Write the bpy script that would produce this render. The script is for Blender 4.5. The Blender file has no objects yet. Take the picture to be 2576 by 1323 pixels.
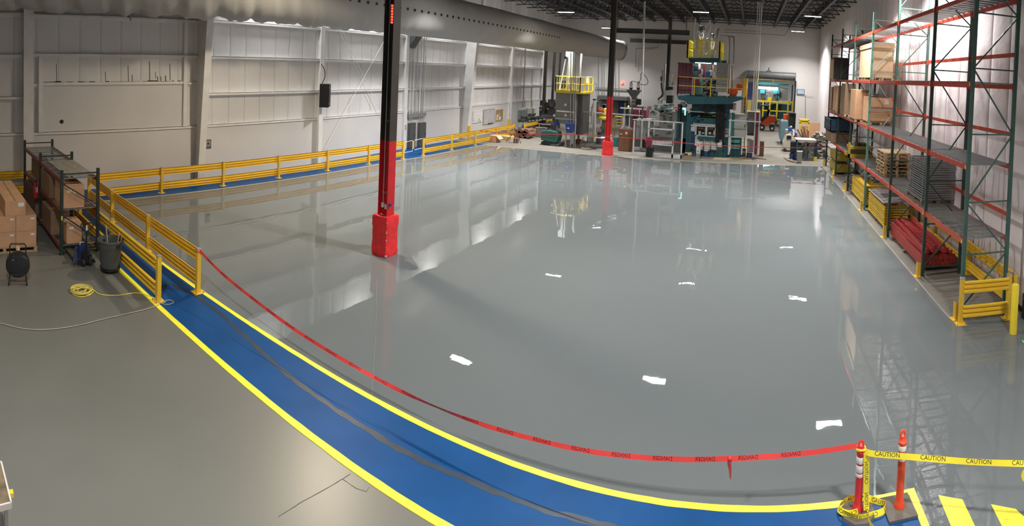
EXPO = -0.1
import bpy, bmesh, math, random
from mathutils import Vector, Matrix
random.seed(7)
COL = bpy.context.scene.collection
PI = math.pi
# ---------------------------------------------------------------- camera (stitched panorama: cylindrical projection)
F, CX, CY, PIT, ROL, CH = 1327.36, 1889.92, 210.2, 0.0091, 0.0524, 5.6438
IW, IH = 2576, 1323
_c, _s = math.cos(PIT), math.sin(PIT)
_A = Matrix(((1, 0, 0), (0, _c, -_s), (0, _s, _c)))
_c, _s = math.cos(ROL), math.sin(ROL)
_B = Matrix(((_c, 0, _s), (0, 1, 0), (-_s, 0, _c)))
RT = (_B @ _A).transposed()
EYE = Vector((0, 0, CH))
cd = bpy.data.cameras.new('camera'); cam = bpy.data.objects.new('camera', cd); COL.objects.link(cam)
_r, _f, _u = RT @ Vector((1, 0, 0)), RT @ Vector((0, 1, 0)), RT @ Vector((0, 0, 1))
_m = Matrix((_r, _u, -_f)).transposed().to_4x4(); _m.translation = EYE
cam.matrix_world = _m
cd.type = 'PANO'; cd.panorama_type = 'CENTRAL_CYLINDRICAL'
cd.central_cylindrical_range_u_min = -CX / F; cd.central_cylindrical_range_u_max = (IW - CX) / F
cd.central_cylindrical_range_v_min = -(IH - CY) / F; cd.central_cylindrical_range_v_max = CY / F
cd.central_cylindrical_radius = 1
bpy.context.scene.camera = cam

def ray(px, py):
    a = (px - CX) / F
    return RT @ Vector((math.sin(a), math.cos(a), -(py - CY) / F))
def at(px, py, ax, v):
    d = ray(px, py); return EYE + d * ((v - EYE[ax]) / d[ax])
def atx(px, py, v): return at(px, py, 0, v)
def aty(px, py, v): return at(px, py, 1, v)
def atz(px, py, v=0): return at(px, py, 2, v)
def rect(x0, y0, x1, y1, Y):
    """extent of a thing standing at depth Y: (xmin, xmax, zmin, zmax)"""
    ym, xm = (y0 + y1) / 2, (x0 + x1) / 2
    zb = aty(xm, y1, Y).z
    return aty(x0, ym, Y).x, aty(x1, ym, Y).x, (0 if zb < .25 else zb), aty(xm, y0, Y).z

# ---------------------------------------------------------------- materials
MATS = {}
def M(name, col, rough=.5, metal=0, var=.10, scale=2.5, bump=0, bscale=30, coat=0, emit=0, spec=.5, detail=4):
    if name in MATS: return MATS[name]
    m = bpy.data.materials.new(name); m.use_nodes = True; nt = m.node_tree; N = nt.nodes; L = nt.links
    b = N['Principled BSDF']
    b.inputs['Roughness'].default_value = rough; b.inputs['Metallic'].default_value = metal
    b.inputs['Coat Weight'].default_value = coat; b.inputs['Coat Roughness'].default_value = .05
    b.inputs['Specular IOR Level'].default_value = spec
    tc = N.new('ShaderNodeTexCoord')
    if emit:
        b.inputs['Base Color'].default_value = (*col, 1)
        b.inputs['Emission Color'].default_value = (*col, 1); b.inputs['Emission Strength'].default_value = emit
    else:
        n = N.new('ShaderNodeTexNoise'); n.inputs['Scale'].default_value = scale; n.inputs['Detail'].default_value = detail
        L.new(tc.outputs['Object'], n.inputs['Vector'])
        r = N.new('ShaderNodeMapRange'); r.inputs[1].default_value = .3; r.inputs[2].default_value = .7
        r.inputs[3].default_value = 1 - var; r.inputs[4].default_value = 1 + var
        L.new(n.outputs['Fac'], r.inputs[0])
        h = N.new('ShaderNodeHueSaturation'); h.inputs['Color'].default_value = (*col, 1)
        L.new(r.outputs[0], h.inputs['Value']); L.new(h.outputs[0], b.inputs['Base Color'])
    if bump:
        n2 = N.new('ShaderNodeTexNoise'); n2.inputs['Scale'].default_value = bscale; n2.inputs['Detail'].default_value = 3
        L.new(tc.outputs['Object'], n2.inputs['Vector'])
        bp = N.new('ShaderNodeBump'); bp.inputs['Strength'].default_value = bump; bp.inputs['Distance'].default_value = .02
        L.new(n2.outputs['Fac'], bp.inputs['Height']); L.new(bp.outputs[0], b.inputs['Normal'])
    m.diffuse_color = (*col, 1)
    MATS[name] = m
    return m

def seam_wall(name, col, axis, period, seam_col, width=.02, pillow=.35, rough=.6):
    """painted insulation sheets: soft pillows between vertical seams"""
    m = M(name, col, rough, var=.05, scale=.7)
    nt = m.node_tree; N = nt.nodes; L = nt.links; b = N['Principled BSDF']
    src = b.inputs['Base Color'].links[0].from_socket
    tc = N.new('ShaderNodeTexCoord'); sp = N.new('ShaderNodeSeparateXYZ'); L.new(tc.outputs['Object'], sp.inputs[0])
    nz = N.new('ShaderNodeTexNoise'); nz.inputs['Scale'].default_value = 1.3; L.new(tc.outputs['Object'], nz.inputs['Vector'])
    def mth(op, a, bb=None):
        n = N.new('ShaderNodeMath'); n.operation = op
        for i, v in enumerate((a, bb)):
            if v is None: continue
            if isinstance(v, (int, float)): n.inputs[i].default_value = v
            else: L.new(v, n.inputs[i])
        return n.outputs[0]
    w = mth('MULTIPLY', mth('SUBTRACT', nz.outputs['Fac'], .5), .06)
    u = mth('FRACT', mth('DIVIDE', mth('ADD', sp.outputs[axis], w), period))
    dist = mth('MULTIPLY', mth('ABSOLUTE', mth('SUBTRACT', u, .5)), 2)      # 1 at the seam
    pil = mth('POWER', dist, 6)
    mask = mth('GREATER_THAN', dist, 1 - width * 2 / period)
    nb = N.new('ShaderNodeTexNoise'); nb.inputs['Scale'].default_value = .9; L.new(tc.outputs['Object'], nb.inputs['Vector'])
    mask = mth('MULTIPLY', mask, mth('MULTIPLY', nb.outputs['Fac'], 1.5))
    mx = N.new('ShaderNodeMix'); mx.data_type = 'RGBA'; mx.inputs['B'].default_value = (*seam_col, 1)
    L.new(mask, mx.inputs[0]); L.new(src, mx.inputs['A']); L.new(mx.outputs['Result'], b.inputs['Base Color'])
    wr = N.new('ShaderNodeTexNoise'); wr.inputs['Scale'].default_value = 2.2; wr.inputs['Detail'].default_value = 5; L.new(tc.outputs['Object'], wr.inputs['Vector'])
    hh = mth('ADD', mth('MULTIPLY', pil, -1), mth('MULTIPLY', wr.outputs['Fac'], .8))
    bp = N.new('ShaderNodeBump'); bp.inputs['Strength'].default_value = pillow; bp.inputs['Distance'].default_value = .06
    L.new(hh, bp.inputs['Height']); L.new(bp.outputs[0], b.inputs['Normal'])
    return m

YEL = M('safety_yellow_paint', (.80, .50, .035), .32, var=.05, coat=.3)
YEL2 = M('bright_yellow_paint', (.85, .66, .04), .4, var=.06)
LINE = M('yellow_floor_paint', (.88, .80, .04), .45, var=.06, scale=5)
LINE2 = M('pale_floor_line', (.52, .50, .32), .3, var=.05)
BLUEP = M('blue_floor_paint', (.006, .062, .195), .42, var=.12, scale=1.2, spec=.12)
RED = M('red_paint', (.56, .016, .022), .5, var=.12, scale=4, bump=.15)
REDB = M('red_block_paint', (.80, .028, .032), .6, var=.15, scale=6, bump=.6, bscale=9)
BRN = M('brown_black_steel', (.045, .038, .032), .5, var=.12)
GRN = M('dark_green_rack_steel', (.035, .075, .06), .45, var=.12)
GRN2 = M('pale_green_rack_steel', (.14, .33, .26), .45, var=.1)
GRN3 = M('blackish_green_steel', (.02, .032, .026), .5, var=.1)
ORB = M('orange_red_beam', (.52, .065, .035), .4, var=.12)
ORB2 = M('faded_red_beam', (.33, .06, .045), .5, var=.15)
WIRE = M('galvanised_wire', (.34, .35, .35), .35, .6, var=.08)
STEEL = M('bare_steel', (.55, .55, .54), .25, .9, var=.08)
CHROME = M('polished_steel', (.8, .8, .8), .12, 1, var=.03)
WHT = M('white_paint', (.72, .72, .70), .5, var=.04)
GIRT = M('girt_white_paint', (.80, .79, .77), .5, var=.06)
GIRTD = M('column_grey_white_paint', (.50, .51, .51), .5, var=.06)
GRY = M('mid_grey_paint', (.26, .27, .26), .5, var=.08)
GRYL = M('light_grey_paint', (.45, .46, .44), .5, var=.06)
GRYD = M('dark_grey_paint', (.09, .095, .095), .5, var=.1)
BLK = M('black_plastic', (.012, .012, .013), .4, var=.1)
BLKR = M('black_rubber', (.02, .02, .02), .8, var=.1)
TEAL = M('dark_teal_machine_paint', (.009, .07, .085), .45, var=.15)
TEALL = M('pale_teal_machine_paint', (.10, .30, .27), .45, var=.12)
MAR = M('maroon_paint', (.16, .018, .04), .45, var=.1)
CARD = M('brown_cardboard', (.58, .33, .18), .8, var=.08, scale=3, bump=.1)
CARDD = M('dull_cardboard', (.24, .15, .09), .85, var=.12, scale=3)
CARDL = M('pale_cardboard', (.62, .43, .26), .8, var=.08, scale=3)
PTAPE = M('packing_tape', (.33, .20, .11), .4)
WOOD = M('pallet_wood', (.50, .36, .20), .75, var=.18, scale=8)
WOODD = M('weathered_wood', (.22, .17, .12), .8, var=.2, scale=8)
PAPER = M('white_paper', (.78, .77, .74), .6, var=.03)
BLU = M('blue_plastic', (.02, .06, .28), .4, var=.08)
BLUD = M('dark_blue_paint', (.012, .035, .09), .45, var=.15)
ORA = M('orange_paint', (.62, .085, .02), .4, var=.06)
ORD = M('delineator_orange', (.85, .085, .03), .45, var=.04)
REFL = M('reflective_sheeting', (.80, .79, .76), .3, var=.05)
RUBB = M('brown_rubber', (.13, .115, .095), .8, var=.15, scale=6, bump=.2)
TAPER = M('red_tape', (.74, .065, .06), .3, var=.06)
TAPEY = M('yellow_tape', (.90, .75, .05), .35, var=.05)
INK = M('black_ink', (.01, .01, .01), .5, var=.02)
CONC = M('concrete', (.165, .150, .122), .7, var=.14, scale=.8, detail=8)
TRASH = M('grey_bin_plastic', (.075, .078, .075), .5, var=.1)
LAMP = M('lamp_glow', (1, .98, .97), emit=28)
TUBE = M('tube_glow', (1, 1, 1), emit=14)
REDG = M('red_lamp_glow', (1, .04, .02), emit=5)

# ---------------------------------------------------------------- geometry
class G:
    def __init__(s, parent=None):
        s.v = []; s.f = []; s.o = Vector(parent.location) if parent is not None and parent.parent is None else Vector((0, 0, 0))
        if parent is not None and parent.parent is not None: s.o = Vector(parent.parent.location if parent.parent.parent is None else parent.parent.parent.location)
        s.xf = None; s.mi = []; s.cur = 0
    def add(s, vs, fs):
        n = len(s.v)
        for p in vs:
            p = Vector(p)
            if s.xf is not None: p = s.xf @ p
            s.v.append(p - s.o)
        for f in fs: s.f.append([i + n for i in f]); s.mi.append(s.cur)
        return s
    def box(s, x0, x1, y0, y1, z0, z1):
        vs = [(x, y, z) for z in (z0, z1) for y in (y0, y1) for x in (x0, x1)]
        return s.add(vs, [(0, 2, 3, 1), (4, 5, 7, 6), (0, 1, 5, 4), (2, 6, 7, 3), (0, 4, 6, 2), (1, 3, 7, 5)])
    def cb(s, c, sz): return s.box(c[0] - sz[0] / 2, c[0] + sz[0] / 2, c[1] - sz[1] / 2, c[1] + sz[1] / 2, c[2] - sz[2] / 2, c[2] + sz[2] / 2)
    def bar(s, a, b, w, h=None, up=(0, 0, 1)):
        """rectangular bar from a to b"""
        a, b = Vector(a), Vector(b); d = (b - a).normalized(); u = Vector(up)
        if abs(d.dot(u)) > .95: u = Vector((0, 1, 0))
        r = d.cross(u).normalized(); u = r.cross(d); h = w if h is None else h
        vs = [p + r * i * w / 2 + u * j * h / 2 for p in (a, b) for i, j in ((-1, -1), (1, -1), (1, 1), (-1, 1))]
        return s.add(vs, [(0, 1, 2, 3), (7, 6, 5, 4), (0, 4, 5, 1), (1, 5, 6, 2), (2, 6, 7, 3), (3, 7, 4, 0)])
    def tube(s, pts, r, n=8, caps=True, closed=False):
        pts = [Vector(p) for p in pts]; k = len(pts); rs = r if isinstance(r, (list, tuple)) else [r] * k
        vs = []; fs = []; prev = None
        for i, p in enumerate(pts):
            if closed: d = pts[(i + 1) % k] - pts[i - 1]
            else: d = pts[min(i + 1, k - 1)] - pts[max(i - 1, 0)]
            d = d.normalized() if d.length else Vector((0, 0, 1))
            if prev is None:
                q = Vector((0, 0, 1)) if abs(d.z) < .9 else Vector((1, 0, 0)); a = d.cross(q).normalized()
            else: a = (prev - d * prev.dot(d)).normalized()
            prev = a; b = d.cross(a)
            vs += [p + (a * math.cos(2 * PI * j / n) + b * math.sin(2 * PI * j / n)) * rs[i] for j in range(n)]
        for i in range(k if closed else k - 1):
            m = (i + 1) % k
            fs += [(i * n + j, i * n + (j + 1) % n, m * n + (j + 1) % n, m * n + j) for j in range(n)]
        if caps and not closed: fs += [tuple(range(n))[::-1], tuple((k - 1) * n + j for j in range(n))]
        return s.add(vs, fs)
    def cyl(s, a, b, r, n=16, r2=None): return s.tube([a, b], [r, r if r2 is None else r2], n)
    def lathe(s, c, prof, n=24, axis='z', closed=True):
        vs = []; fs = []; c = Vector(c)
        for r, h in prof:
            for j in range(n):
                x, y = r * math.cos(2 * PI * j / n), r * math.sin(2 * PI * j / n)
                vs.append(c + (Vector((x, y, h)) if axis == 'z' else Vector((x, h, y)) if axis == 'y' else Vector((h, x, y))))
        for i in range(len(prof) - 1):
            fs += [(i * n + j, i * n + (j + 1) % n, (i + 1) * n + (j + 1) % n, (i + 1) * n + j) for j in range(n)]
        if closed: fs += [tuple(range(n))[::-1], tuple((len(prof) - 1) * n + j for j in range(n))]
        return s.add(vs, fs)
    def prism(s, poly, a, b):
        """polygon swept from point-frame a to b: poly gives (p,q), a/b are functions (p,q)->xyz"""
        n = len(poly); vs = [a(*p) for p in poly] + [b(*p) for p in poly]
        fs = [tuple(range(n))[::-1], tuple(range(n, 2 * n))] + [(i, (i + 1) % n, (i + 1) % n + n, i + n) for i in range(n)]
        return s.add(vs, fs)
    def quad(s, *p): return s.add(p, [tuple(range(len(p)))])
    def split(s, name, mat, parent=None, **k):
        """one object for each loose piece"""
        r = list(range(len(s.v)))
        def find(a):
            while r[a] != a: r[a] = r[r[a]]; a = r[a]
            return a
        for f in s.f:
            for i in f[1:]: r[find(i)] = find(f[0])
        grp = {}
        for n_, f in enumerate(s.f): grp.setdefault(find(f[0]), []).append(f)
        out = []
        for fs in grp.values():
            g2 = G(); g2.o = s.o; ids = sorted({i for f in fs for i in f}); mp = {i: j for j, i in enumerate(ids)}
            g2.v = [s.v[i] for i in ids]; g2.f = [[mp[i] for i in f] for f in fs]; g2.mi = [0] * len(fs)
            out.append(g2.build(name, mat, parent, **k))
        return out
    def build(s, name, mat, parent=None, smooth=False, bevel=0, kind=None, label=None):
        me = bpy.data.meshes.new(name); me.from_pydata([tuple(p) for p in s.v], [], s.f)
        for m in (mat if isinstance(mat, (list, tuple)) else [mat]): me.materials.append(m)
        if any(s.mi):
            for p, i in zip(me.polygons, s.mi): p.material_index = i
        bm = bmesh.new(); bm.from_mesh(me)
        bmesh.ops.recalc_face_normals(bm, faces=bm.faces)
        if smooth:
            for f in bm.faces: f.smooth = True
            for e in bm.edges:
                if len(e.link_faces) == 2 and e.calc_face_angle(0) > .7: e.smooth = False
        bm.to_mesh(me); bm.free()
        o = bpy.data.objects.new(name, me); COL.objects.link(o)
        if parent is not None: o.parent = parent
        else: o.location = s.o
        if bevel:
            b = o.modifiers.new('bevel', 'BEVEL'); b.width = bevel; b.segments = 2; b.limit_method = 'ANGLE'
        if kind: o['kind'] = kind
        if label: o['label'] = label
        return o

def T(name, label, cat, loc=(0, 0, 0), group=None, rz=0):
    o = bpy.data.objects.new(name, None); COL.objects.link(o); o.empty_display_size = .1
    o.location = loc; o.rotation_euler = (0, 0, rz); o['label'] = label; o['category'] = cat
    if group: o['group'] = group
    return o
def tag(o, label, cat, group=None):
    o['label'] = label; o['category'] = cat
    if group: o['group'] = group
    return o
def struct(o, label=None):
    o['kind'] = 'structure'
    if label: o['label'] = label
    return o
def dup(root, loc, rz=None, label=None, group=None):
    r = root.copy(); COL.objects.link(r); r.location = loc
    if rz is not None: r.rotation_euler = (0, 0, rz)
    if label: r['label'] = label
    if group: r['group'] = group
    for ch in list(root.children):
        c = ch.copy(); COL.objects.link(c); c.parent = r
        for g in list(ch.children):
            e = g.copy(); COL.objects.link(e); e.parent = c
    return r
_txt = {}
def text2d(s, bold=False):
    """outline of a word as flat polygons, unit cap height, origin at its left foot"""
    if s in _txt: return _txt[s]
    cu = bpy.data.curves.new('lettering', 'FONT'); cu.body = s; cu.resolution_u = 2
    if bold: cu.offset = .02
    o = bpy.data.objects.new('lettering', cu); COL.objects.link(o)
    bpy.context.view_layer.update()
    me = bpy.data.meshes.new_from_object(o.evaluated_get(bpy.context.evaluated_depsgraph_get()))
    vs = [(v.co.x, v.co.y) for v in me.vertices]; fs = [tuple(p.vertices) for p in me.polygons]
    x0 = min(v[0] for v in vs); x1 = max(v[0] for v in vs); y0 = min(v[1] for v in vs); y1 = max(v[1] for v in vs)
    vs = [((x - x0) / (y1 - y0), (y - y0) / (y1 - y0)) for x, y in vs]
    bpy.data.objects.remove(o); bpy.data.curves.remove(cu); bpy.data.meshes.remove(me)
    _txt[s] = (vs, fs, (x1 - x0) / (y1 - y0)); return _txt[s]
def lettering(g, s, fn, bold=False):
    """fn(u, v) -> xyz for u along the word in cap heights, v 0..1"""
    vs, fs, w = text2d(s, bold); g.add([fn(u, v) for u, v in vs], fs); return w

# ================================================================ THE SETTING
XL, XR, YB, YF, ZC = -21.0, 7.0, 55.0, -14.0, 12.0
EPO = M('glossy_grey_epoxy', (.134, .149, .150), .25, var=.03, scale=.25, coat=1, spec=0)
def epoxy():
    nt = EPO.node_tree; N = nt.nodes; L = nt.links; b = N['Principled BSDF']
    b.inputs['Coat Roughness'].default_value = .012; b.inputs['Coat IOR'].default_value = 1.43
    b.inputs['Roughness'].default_value = .4
    tc = N.new('ShaderNodeTexCoord')
    n = N.new('ShaderNodeTexNoise'); n.inputs['Scale'].default_value = .55; n.inputs['Detail'].default_value = 2; L.new(tc.outputs['Object'], n.inputs['Vector'])
    n2 = N.new('ShaderNodeTexNoise'); n2.inputs['Scale'].default_value = 5; n2.inputs['Detail'].default_value = 1; L.new(tc.outputs['Object'], n2.inputs['Vector'])
    n3 = N.new('ShaderNodeTexNoise'); n3.inputs['Scale'].default_value = 32; n3.inputs['Detail'].default_value = 1; L.new(tc.outputs['Object'], n3.inputs['Vector'])
    a0 = N.new('ShaderNodeMath'); a0.operation = 'MULTIPLY_ADD'; a0.inputs[1].default_value = .0022; L.new(n3.outputs['Fac'], a0.inputs[0]); L.new(n.outputs['Fac'], a0.inputs[2])
    a = N.new('ShaderNodeMath'); a.operation = 'MULTIPLY_ADD'; a.inputs[1].default_value = .04; L.new(n2.outputs['Fac'], a.inputs[0]); L.new(a0.outputs[0], a.inputs[2])
    bp = N.new('ShaderNodeBump'); bp.inputs['Strength'].default_value = .14; bp.inputs['Distance'].default_value = .05
    L.new(a.outputs[0], bp.inputs['Height']); L.new(bp.outputs[0], b.inputs['Coat Normal'])
epoxy()
OLD = M('worn_grey_floor_paint', (.145, .145, .125), .33, var=.07, scale=.5, detail=8, spec=.5)
g = G()
def reg(mi, pts, z=0.0): g.cur = mi; g.quad(*[(x, y, z) for x, y in pts])
xa = 5.08
# old painted floor | epoxy | bare concrete
SL = .0592
def f1(x): return 6.86 + .045 * x + .012 * math.sin(x * .6)      # outer edge of the walkway
def f2(x): return 5.45 + .032 * x                                # inner edge
reg(0, [(XL, YF), (XL, f2(XL)), (2.5, f2(2.5)), (2.5, YF)])
reg(1, [(2.5, YF), (2.5, f2(2.5)), (2.5, 12.0), (XR, 12.0), (XR, YF)])
reg(1, [(XL, f2(XL)), (XL, 33.0), (-17.9, 33.0), (xa, 35.2), (xa, 12.0), (2.5, 12.0), (2.5, f2(2.5))])
reg(2, [(xa, 12.0), (xa, 35.2), (xa, 75), (XR + 8, 75), (XR, 12.0)])
reg(2, [(-17.9, 33.0), (XL, 33.0), (XL, 75), (xa, 75), (xa, 35.2)])
g.add([(XL - 2, YF - 1, -.3), (XR + 9, YF - 1, -.3), (XR + 9, 76, -.3), (XL - 2, 76, -.3)], [(0, 1, 2, 3)])
fl = g.build('floor', [OLD, EPO, CONC], kind='structure')
# fix normals up
for p in fl.data.polygons:
    pass

def strip(name, mat, pts, w, z, label, wob=0):
    """painted band: centre line pts, width w"""
    g = G(); L_ = []; R_ = []
    for i, p in enumerate(pts):
        a = Vector(pts[max(i - 1, 0)]); b = Vector(pts[min(i + 1, len(pts) - 1)]); d = (b - a).normalized(); n = Vector((-d.y, d.x))
        q = Vector(p); L_.append(q + n * (w / 2 + random.uniform(-wob, wob))); R_.append(q - n * (w / 2 + random.uniform(-wob, wob)))
    vs = [(p.x, p.y, z) for p in L_ + R_] + [(p.x, p.y, 0.0) for p in L_ + R_]; n = len(L_)
    fs = [(i, i + 1, n + i + 1, n + i) for i in range(n - 1)]
    fs += [(i, i + 1, 2 * n + i + 1, 2 * n + i) for i in range(n - 1)] + [(n + i, n + i + 1, 3 * n + i + 1, 3 * n + i) for i in range(n - 1)]
    g.add(vs, fs); return g.build(name, mat, kind='structure', label=label)
LW = .105
def cr2(P, n=6):
    out = []
    for i in range(len(P) - 1):
        for j in range(n): f = j / n; out.append((P[i][0] * (1 - f) + P[i + 1][0] * f, P[i][1] * (1 - f) + P[i + 1][1] * f))
    return out + [P[-1]]
xs = [XL + .1 + i * (2.42 - XL) / 70 for i in range(71)]
# blue walkway: along the front and up the left wall
g = G(); n = len(xs); z = .004
g.add([(x, f2(x), z) for x in xs] + [(x, f1(x), z) for x in xs], [(i, i + 1, n + i + 1, n + i) for i in range(n - 1)])
g.build('floor_paint', BLUEP, kind='structure', label='blue painted walkway across the front of the shiny floor')
def xl(y): return -19.05 + .026 * (y - 8) + (.0009 * (y - 8) ** 2 if y > 24 else 0) * .6
ys = [6.2 + i * (33.2 - 6.2) / 20 for i in range(21)]
g = G(); n = len(ys); g.add([(XL + .05, y, .005) for y in ys] + [(xl(y), y, .005) for y in ys], [(i, i + 1, n + i + 1, n + i) for i in range(n - 1)])
g.build('floor_paint', BLUEP, kind='structure', label='blue painted walkway along the wall behind the guardrail')
strip('floor_line', LINE, [(x, f1(x)) for x in [xl(6.4) + i * (2.55 - xl(6.4)) / 90 for i in range(91)]], LW, .008, 'yellow line on the far edge of the blue walkway', .004)
strip('floor_line', LINE, [(x, f2(x)) for x in [XL + .1 + i * (2.45 - XL - .1) / 90 for i in range(91)]], LW + .02, .008, 'yellow line on the near edge of the blue walkway', .004)
strip('floor_line', LINE, [(2.5, f1(2.5) + .05), (2.5, 4.0)], LW, .0095, 'yellow line across the end of the blue walkway')
strip('floor_line', LINE2, [(xl(y), y) for y in ys], .05, .010, 'pale yellow line under the long guardrail by the wall')
strip('floor_line', LINE2, [(-17.9, 33.05), (-12.7, 33.62), (-6, 34.3), (1.6, 35.12), (xa, 35.2)], .07, .008, 'pale line where the shiny floor ends before the machines')
strip('floor_line', M('pale_aisle_edge', (.30, .29, .25), .6), [(xa, 12.0), (xa, 35.0)], .03, .006, 'pale edge line in front of the racks')
for i, q in enumerate(([(2360, 1246), (2421, 1257), (2452, 1323), (2392, 1323)], [(2493, 1269), (2555, 1281), (2600, 1323), (2520, 1323)])):
    ps = [atz(*p) for p in q]
    a, b, c, d = ps
    c = b + (c - b) * 1.8; d = a + (d - a) * 1.8
    g = G(); g.add([(p.x, p.y, .006) for p in (a, b, c, d)] + [(p.x, p.y, 0) for p in (a, b, c, d)], [(0, 1, 2, 3), (0, 4, 5, 1), (1, 5, 6, 2), (2, 6, 7, 3), (3, 7, 4, 0)])
    g.build('floor_marking', LINE, kind='structure', label=['yellow crossing stripe beside the walkway end', 'yellow crossing stripe furthest from the walkway end'][i])
# dark scuff trail on the blue walkway
SCF = cr2([(-11.8, 5.80), (-11.2, 5.95), (-10.6, 6.15), (-9.5, 6.18), (-8.4, 6.08), (-7.3, 5.99), (-6.4, 5.96), (-5.5, 5.98), (-4.5, 6.01), (-3.3, 6.13), (-2.4, 6.19), (-1.6, 6.25), (-.8, 6.3)])
strip('floor_marking', M('dark_scuff', (.012, .03, .055), .4, var=.3, scale=4), SCF, .10, .0052, 'long dark tyre scuff on the blue walkway', .02)

def floorpts(l, z=0): return [(atz(x, y).x, atz(x, y).y) for x, y in l]
strip('floor_marking', M('floor_joint', (.155, .17, .17), .5), cr2(floorpts([(948, 700), (946, 800), (942, 900), (935, 1000)])), .007, .004, 'faint pale joint line on the shiny floor below the near column', .003)
strip('floor_marking', M('floor_crack', (.09, .085, .07), .6), cr2(floorpts([(700, 1300), (760, 1262), (830, 1224), (882, 1192)])), .007, .004, 'thin dark joint in the worn floor under the warm lamp glow', .002)
strip('floor_marking', MATS['floor_crack'], cr2(floorpts([(862, 1205), (895, 1228), (922, 1237), (928, 1226)])), .004, .004, 'hairline crack in the worn floor beside the dark joint', .002)
INS = seam_wall('painted_insulation_left', (.72, .71, .70), 1, .92, (.30, .29, .28), .009, .5)
INSR = seam_wall('painted_insulation_right', (.84, .78, .78), 1, 1.2, (.30, .28, .28), .02, .5)
LOW = M('smooth_white_panel', (.68, .67, .655), .55, var=.04, scale=.6)
BACKW = M('back_wall_paint', (.60, .575, .555), .6, var=.04, scale=.3)
G().box(XL - .2, XL, YF, YB, 0, ZC).build('wall_left', INS, kind='structure')
G().box(XR, XR + .2, YF, YB, 0, ZC).build('wall_right', INSR, kind='structure')
G().box(XL - .2, XR + .2, YF - .2, YF, 0, ZC).build('wall_front', LOW, kind='structure')
DX0, DX1, DZ = -.55, 4.55, 6.3          # doorway to the next hall
g = G(); g.box(XL - .2, DX0, YB, YB + .3, 0, ZC); g.box(DX1, XR + .2, YB, YB + .3, 0, ZC); g.box(DX0, DX1, YB, YB + .3, DZ, ZC)
g.build('wall_back', BACKW, kind='structure')
# left wall: smooth lower panel and top flashing
g = G(); g.box(XL, XL + .07, YF, 34.4, 0, 2.44); g.build('wall_left_lower_panel', LOW, kind='structure')
g = G(); g.box(XL, XL + .07, 34.4, YB, 0, 2.40); g.build('wall_left_lower_panel', LOW, kind='structure')
COLS = [(4.2, 0), (12.0, 1), (19.5, 0), (27.0, 0), (34.6, 1), (42.4, 0), (49.8, 0)]
def girt(y0, y1, z, name, lab, d=.2, h=.16):
    g = G(); g.box(XL, XL + d, y0, y1, z, z + .02); g.box(XL + d - .02, XL + d, y0, y1, z - .09, z + .03); g.box(XL, XL + .04, y0, y1, z - h, z)
    g.build(name, GIRT, kind='structure', label=lab)
ycols = [YF] + [c[0] for c in COLS] + [YB]
k = 1
for a, b in zip(ycols[:-1], ycols[1:]):
    door = abs(a - 4.2) < .1
    bays = [(2.50, .12)] + [(3.98, .2), (5.68, .2), (7.35, .2)]
    if door: bays = [(2.50, .12), (4.50, .1), (5.72, .2), (7.3, .2)]
    for z, d in bays:
        girt(a, b, z, 'trim_%d' % k, 'horizontal white wall girt', d); k += 1
# framed-in old doorway in the bay behind the small rack
g = G()
for y in (4.75, 11.35): g.box(XL, XL + .16, y - .08, y + .08, 2.5, 5.7 if y < 6 else 8)
g.box(XL, XL + .13, 4.8, 11.3, 4.44, 4.54)
g.build('trim_%d' % k, GIRT, kind='structure', label='frame of the blanked-off doorway in the wall'); k += 1
g = G(); g.box(XL, XL + .05, 4.83, 11.27, 2.5, 4.44); g.build('trim_%d' % k, LOW, kind='structure', label='smooth blanking panel in the old doorway'); k += 1
for y, tap in COLS:
    g = G()
    if tap:
        for sy in (-.16, .16): pass
        d0, d1 = .55, 1.05
        # tapered I: wall flange, web, inner flange
        g.box(XL, XL + .03, y - .17, y + .17, 0, ZC)
        g.add([(XL + .03, y - .012, 0), (XL + d0, y - .012, 0), (XL + d1 + .45, y - .012, ZC), (XL + .03, y - .012, ZC), (XL + .03, y + .012, 0), (XL + d0, y + .012, 0), (XL + d1 + .45, y + .012, ZC), (XL + .03, y + .012, ZC)],
              [(0, 1, 2, 3), (7, 6, 5, 4), (0, 4, 5, 1), (1, 5, 6, 2), (2, 6, 7, 3), (3, 7, 4, 0)])
        g.add([(XL + d0, y - .17, 0), (XL + d0 + .03, y - .17, 0), (XL + d0 + .03, y + .17, 0), (XL + d0, y + .17, 0), (XL + d1 + .45, y - .17, ZC), (XL + d1 + .48, y - .17, ZC), (XL + d1 + .48, y + .17, ZC), (XL + d1 + .45, y + .17, ZC)],
              [(0, 1, 2, 3), (7, 6, 5, 4), (0, 4, 5, 1), (1, 5, 6, 2), (2, 6, 7, 3), (3, 7, 4, 0)])
        lab = 'wide tapered white steel column on the wall'
    else:
        hw = .2 if y < 5 else .14; g.box(XL, XL + .02, y - hw, y + hw, 0, ZC); g.box(XL + .02, XL + .36, y - .012, y + .012, 0, ZC); g.box(XL + .36, XL + .385, y - hw, y + hw, 0, ZC)
        lab = 'narrow white steel column on the wall'
    g.build('wall_column', GIRT, kind='structure', label=lab)
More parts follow.
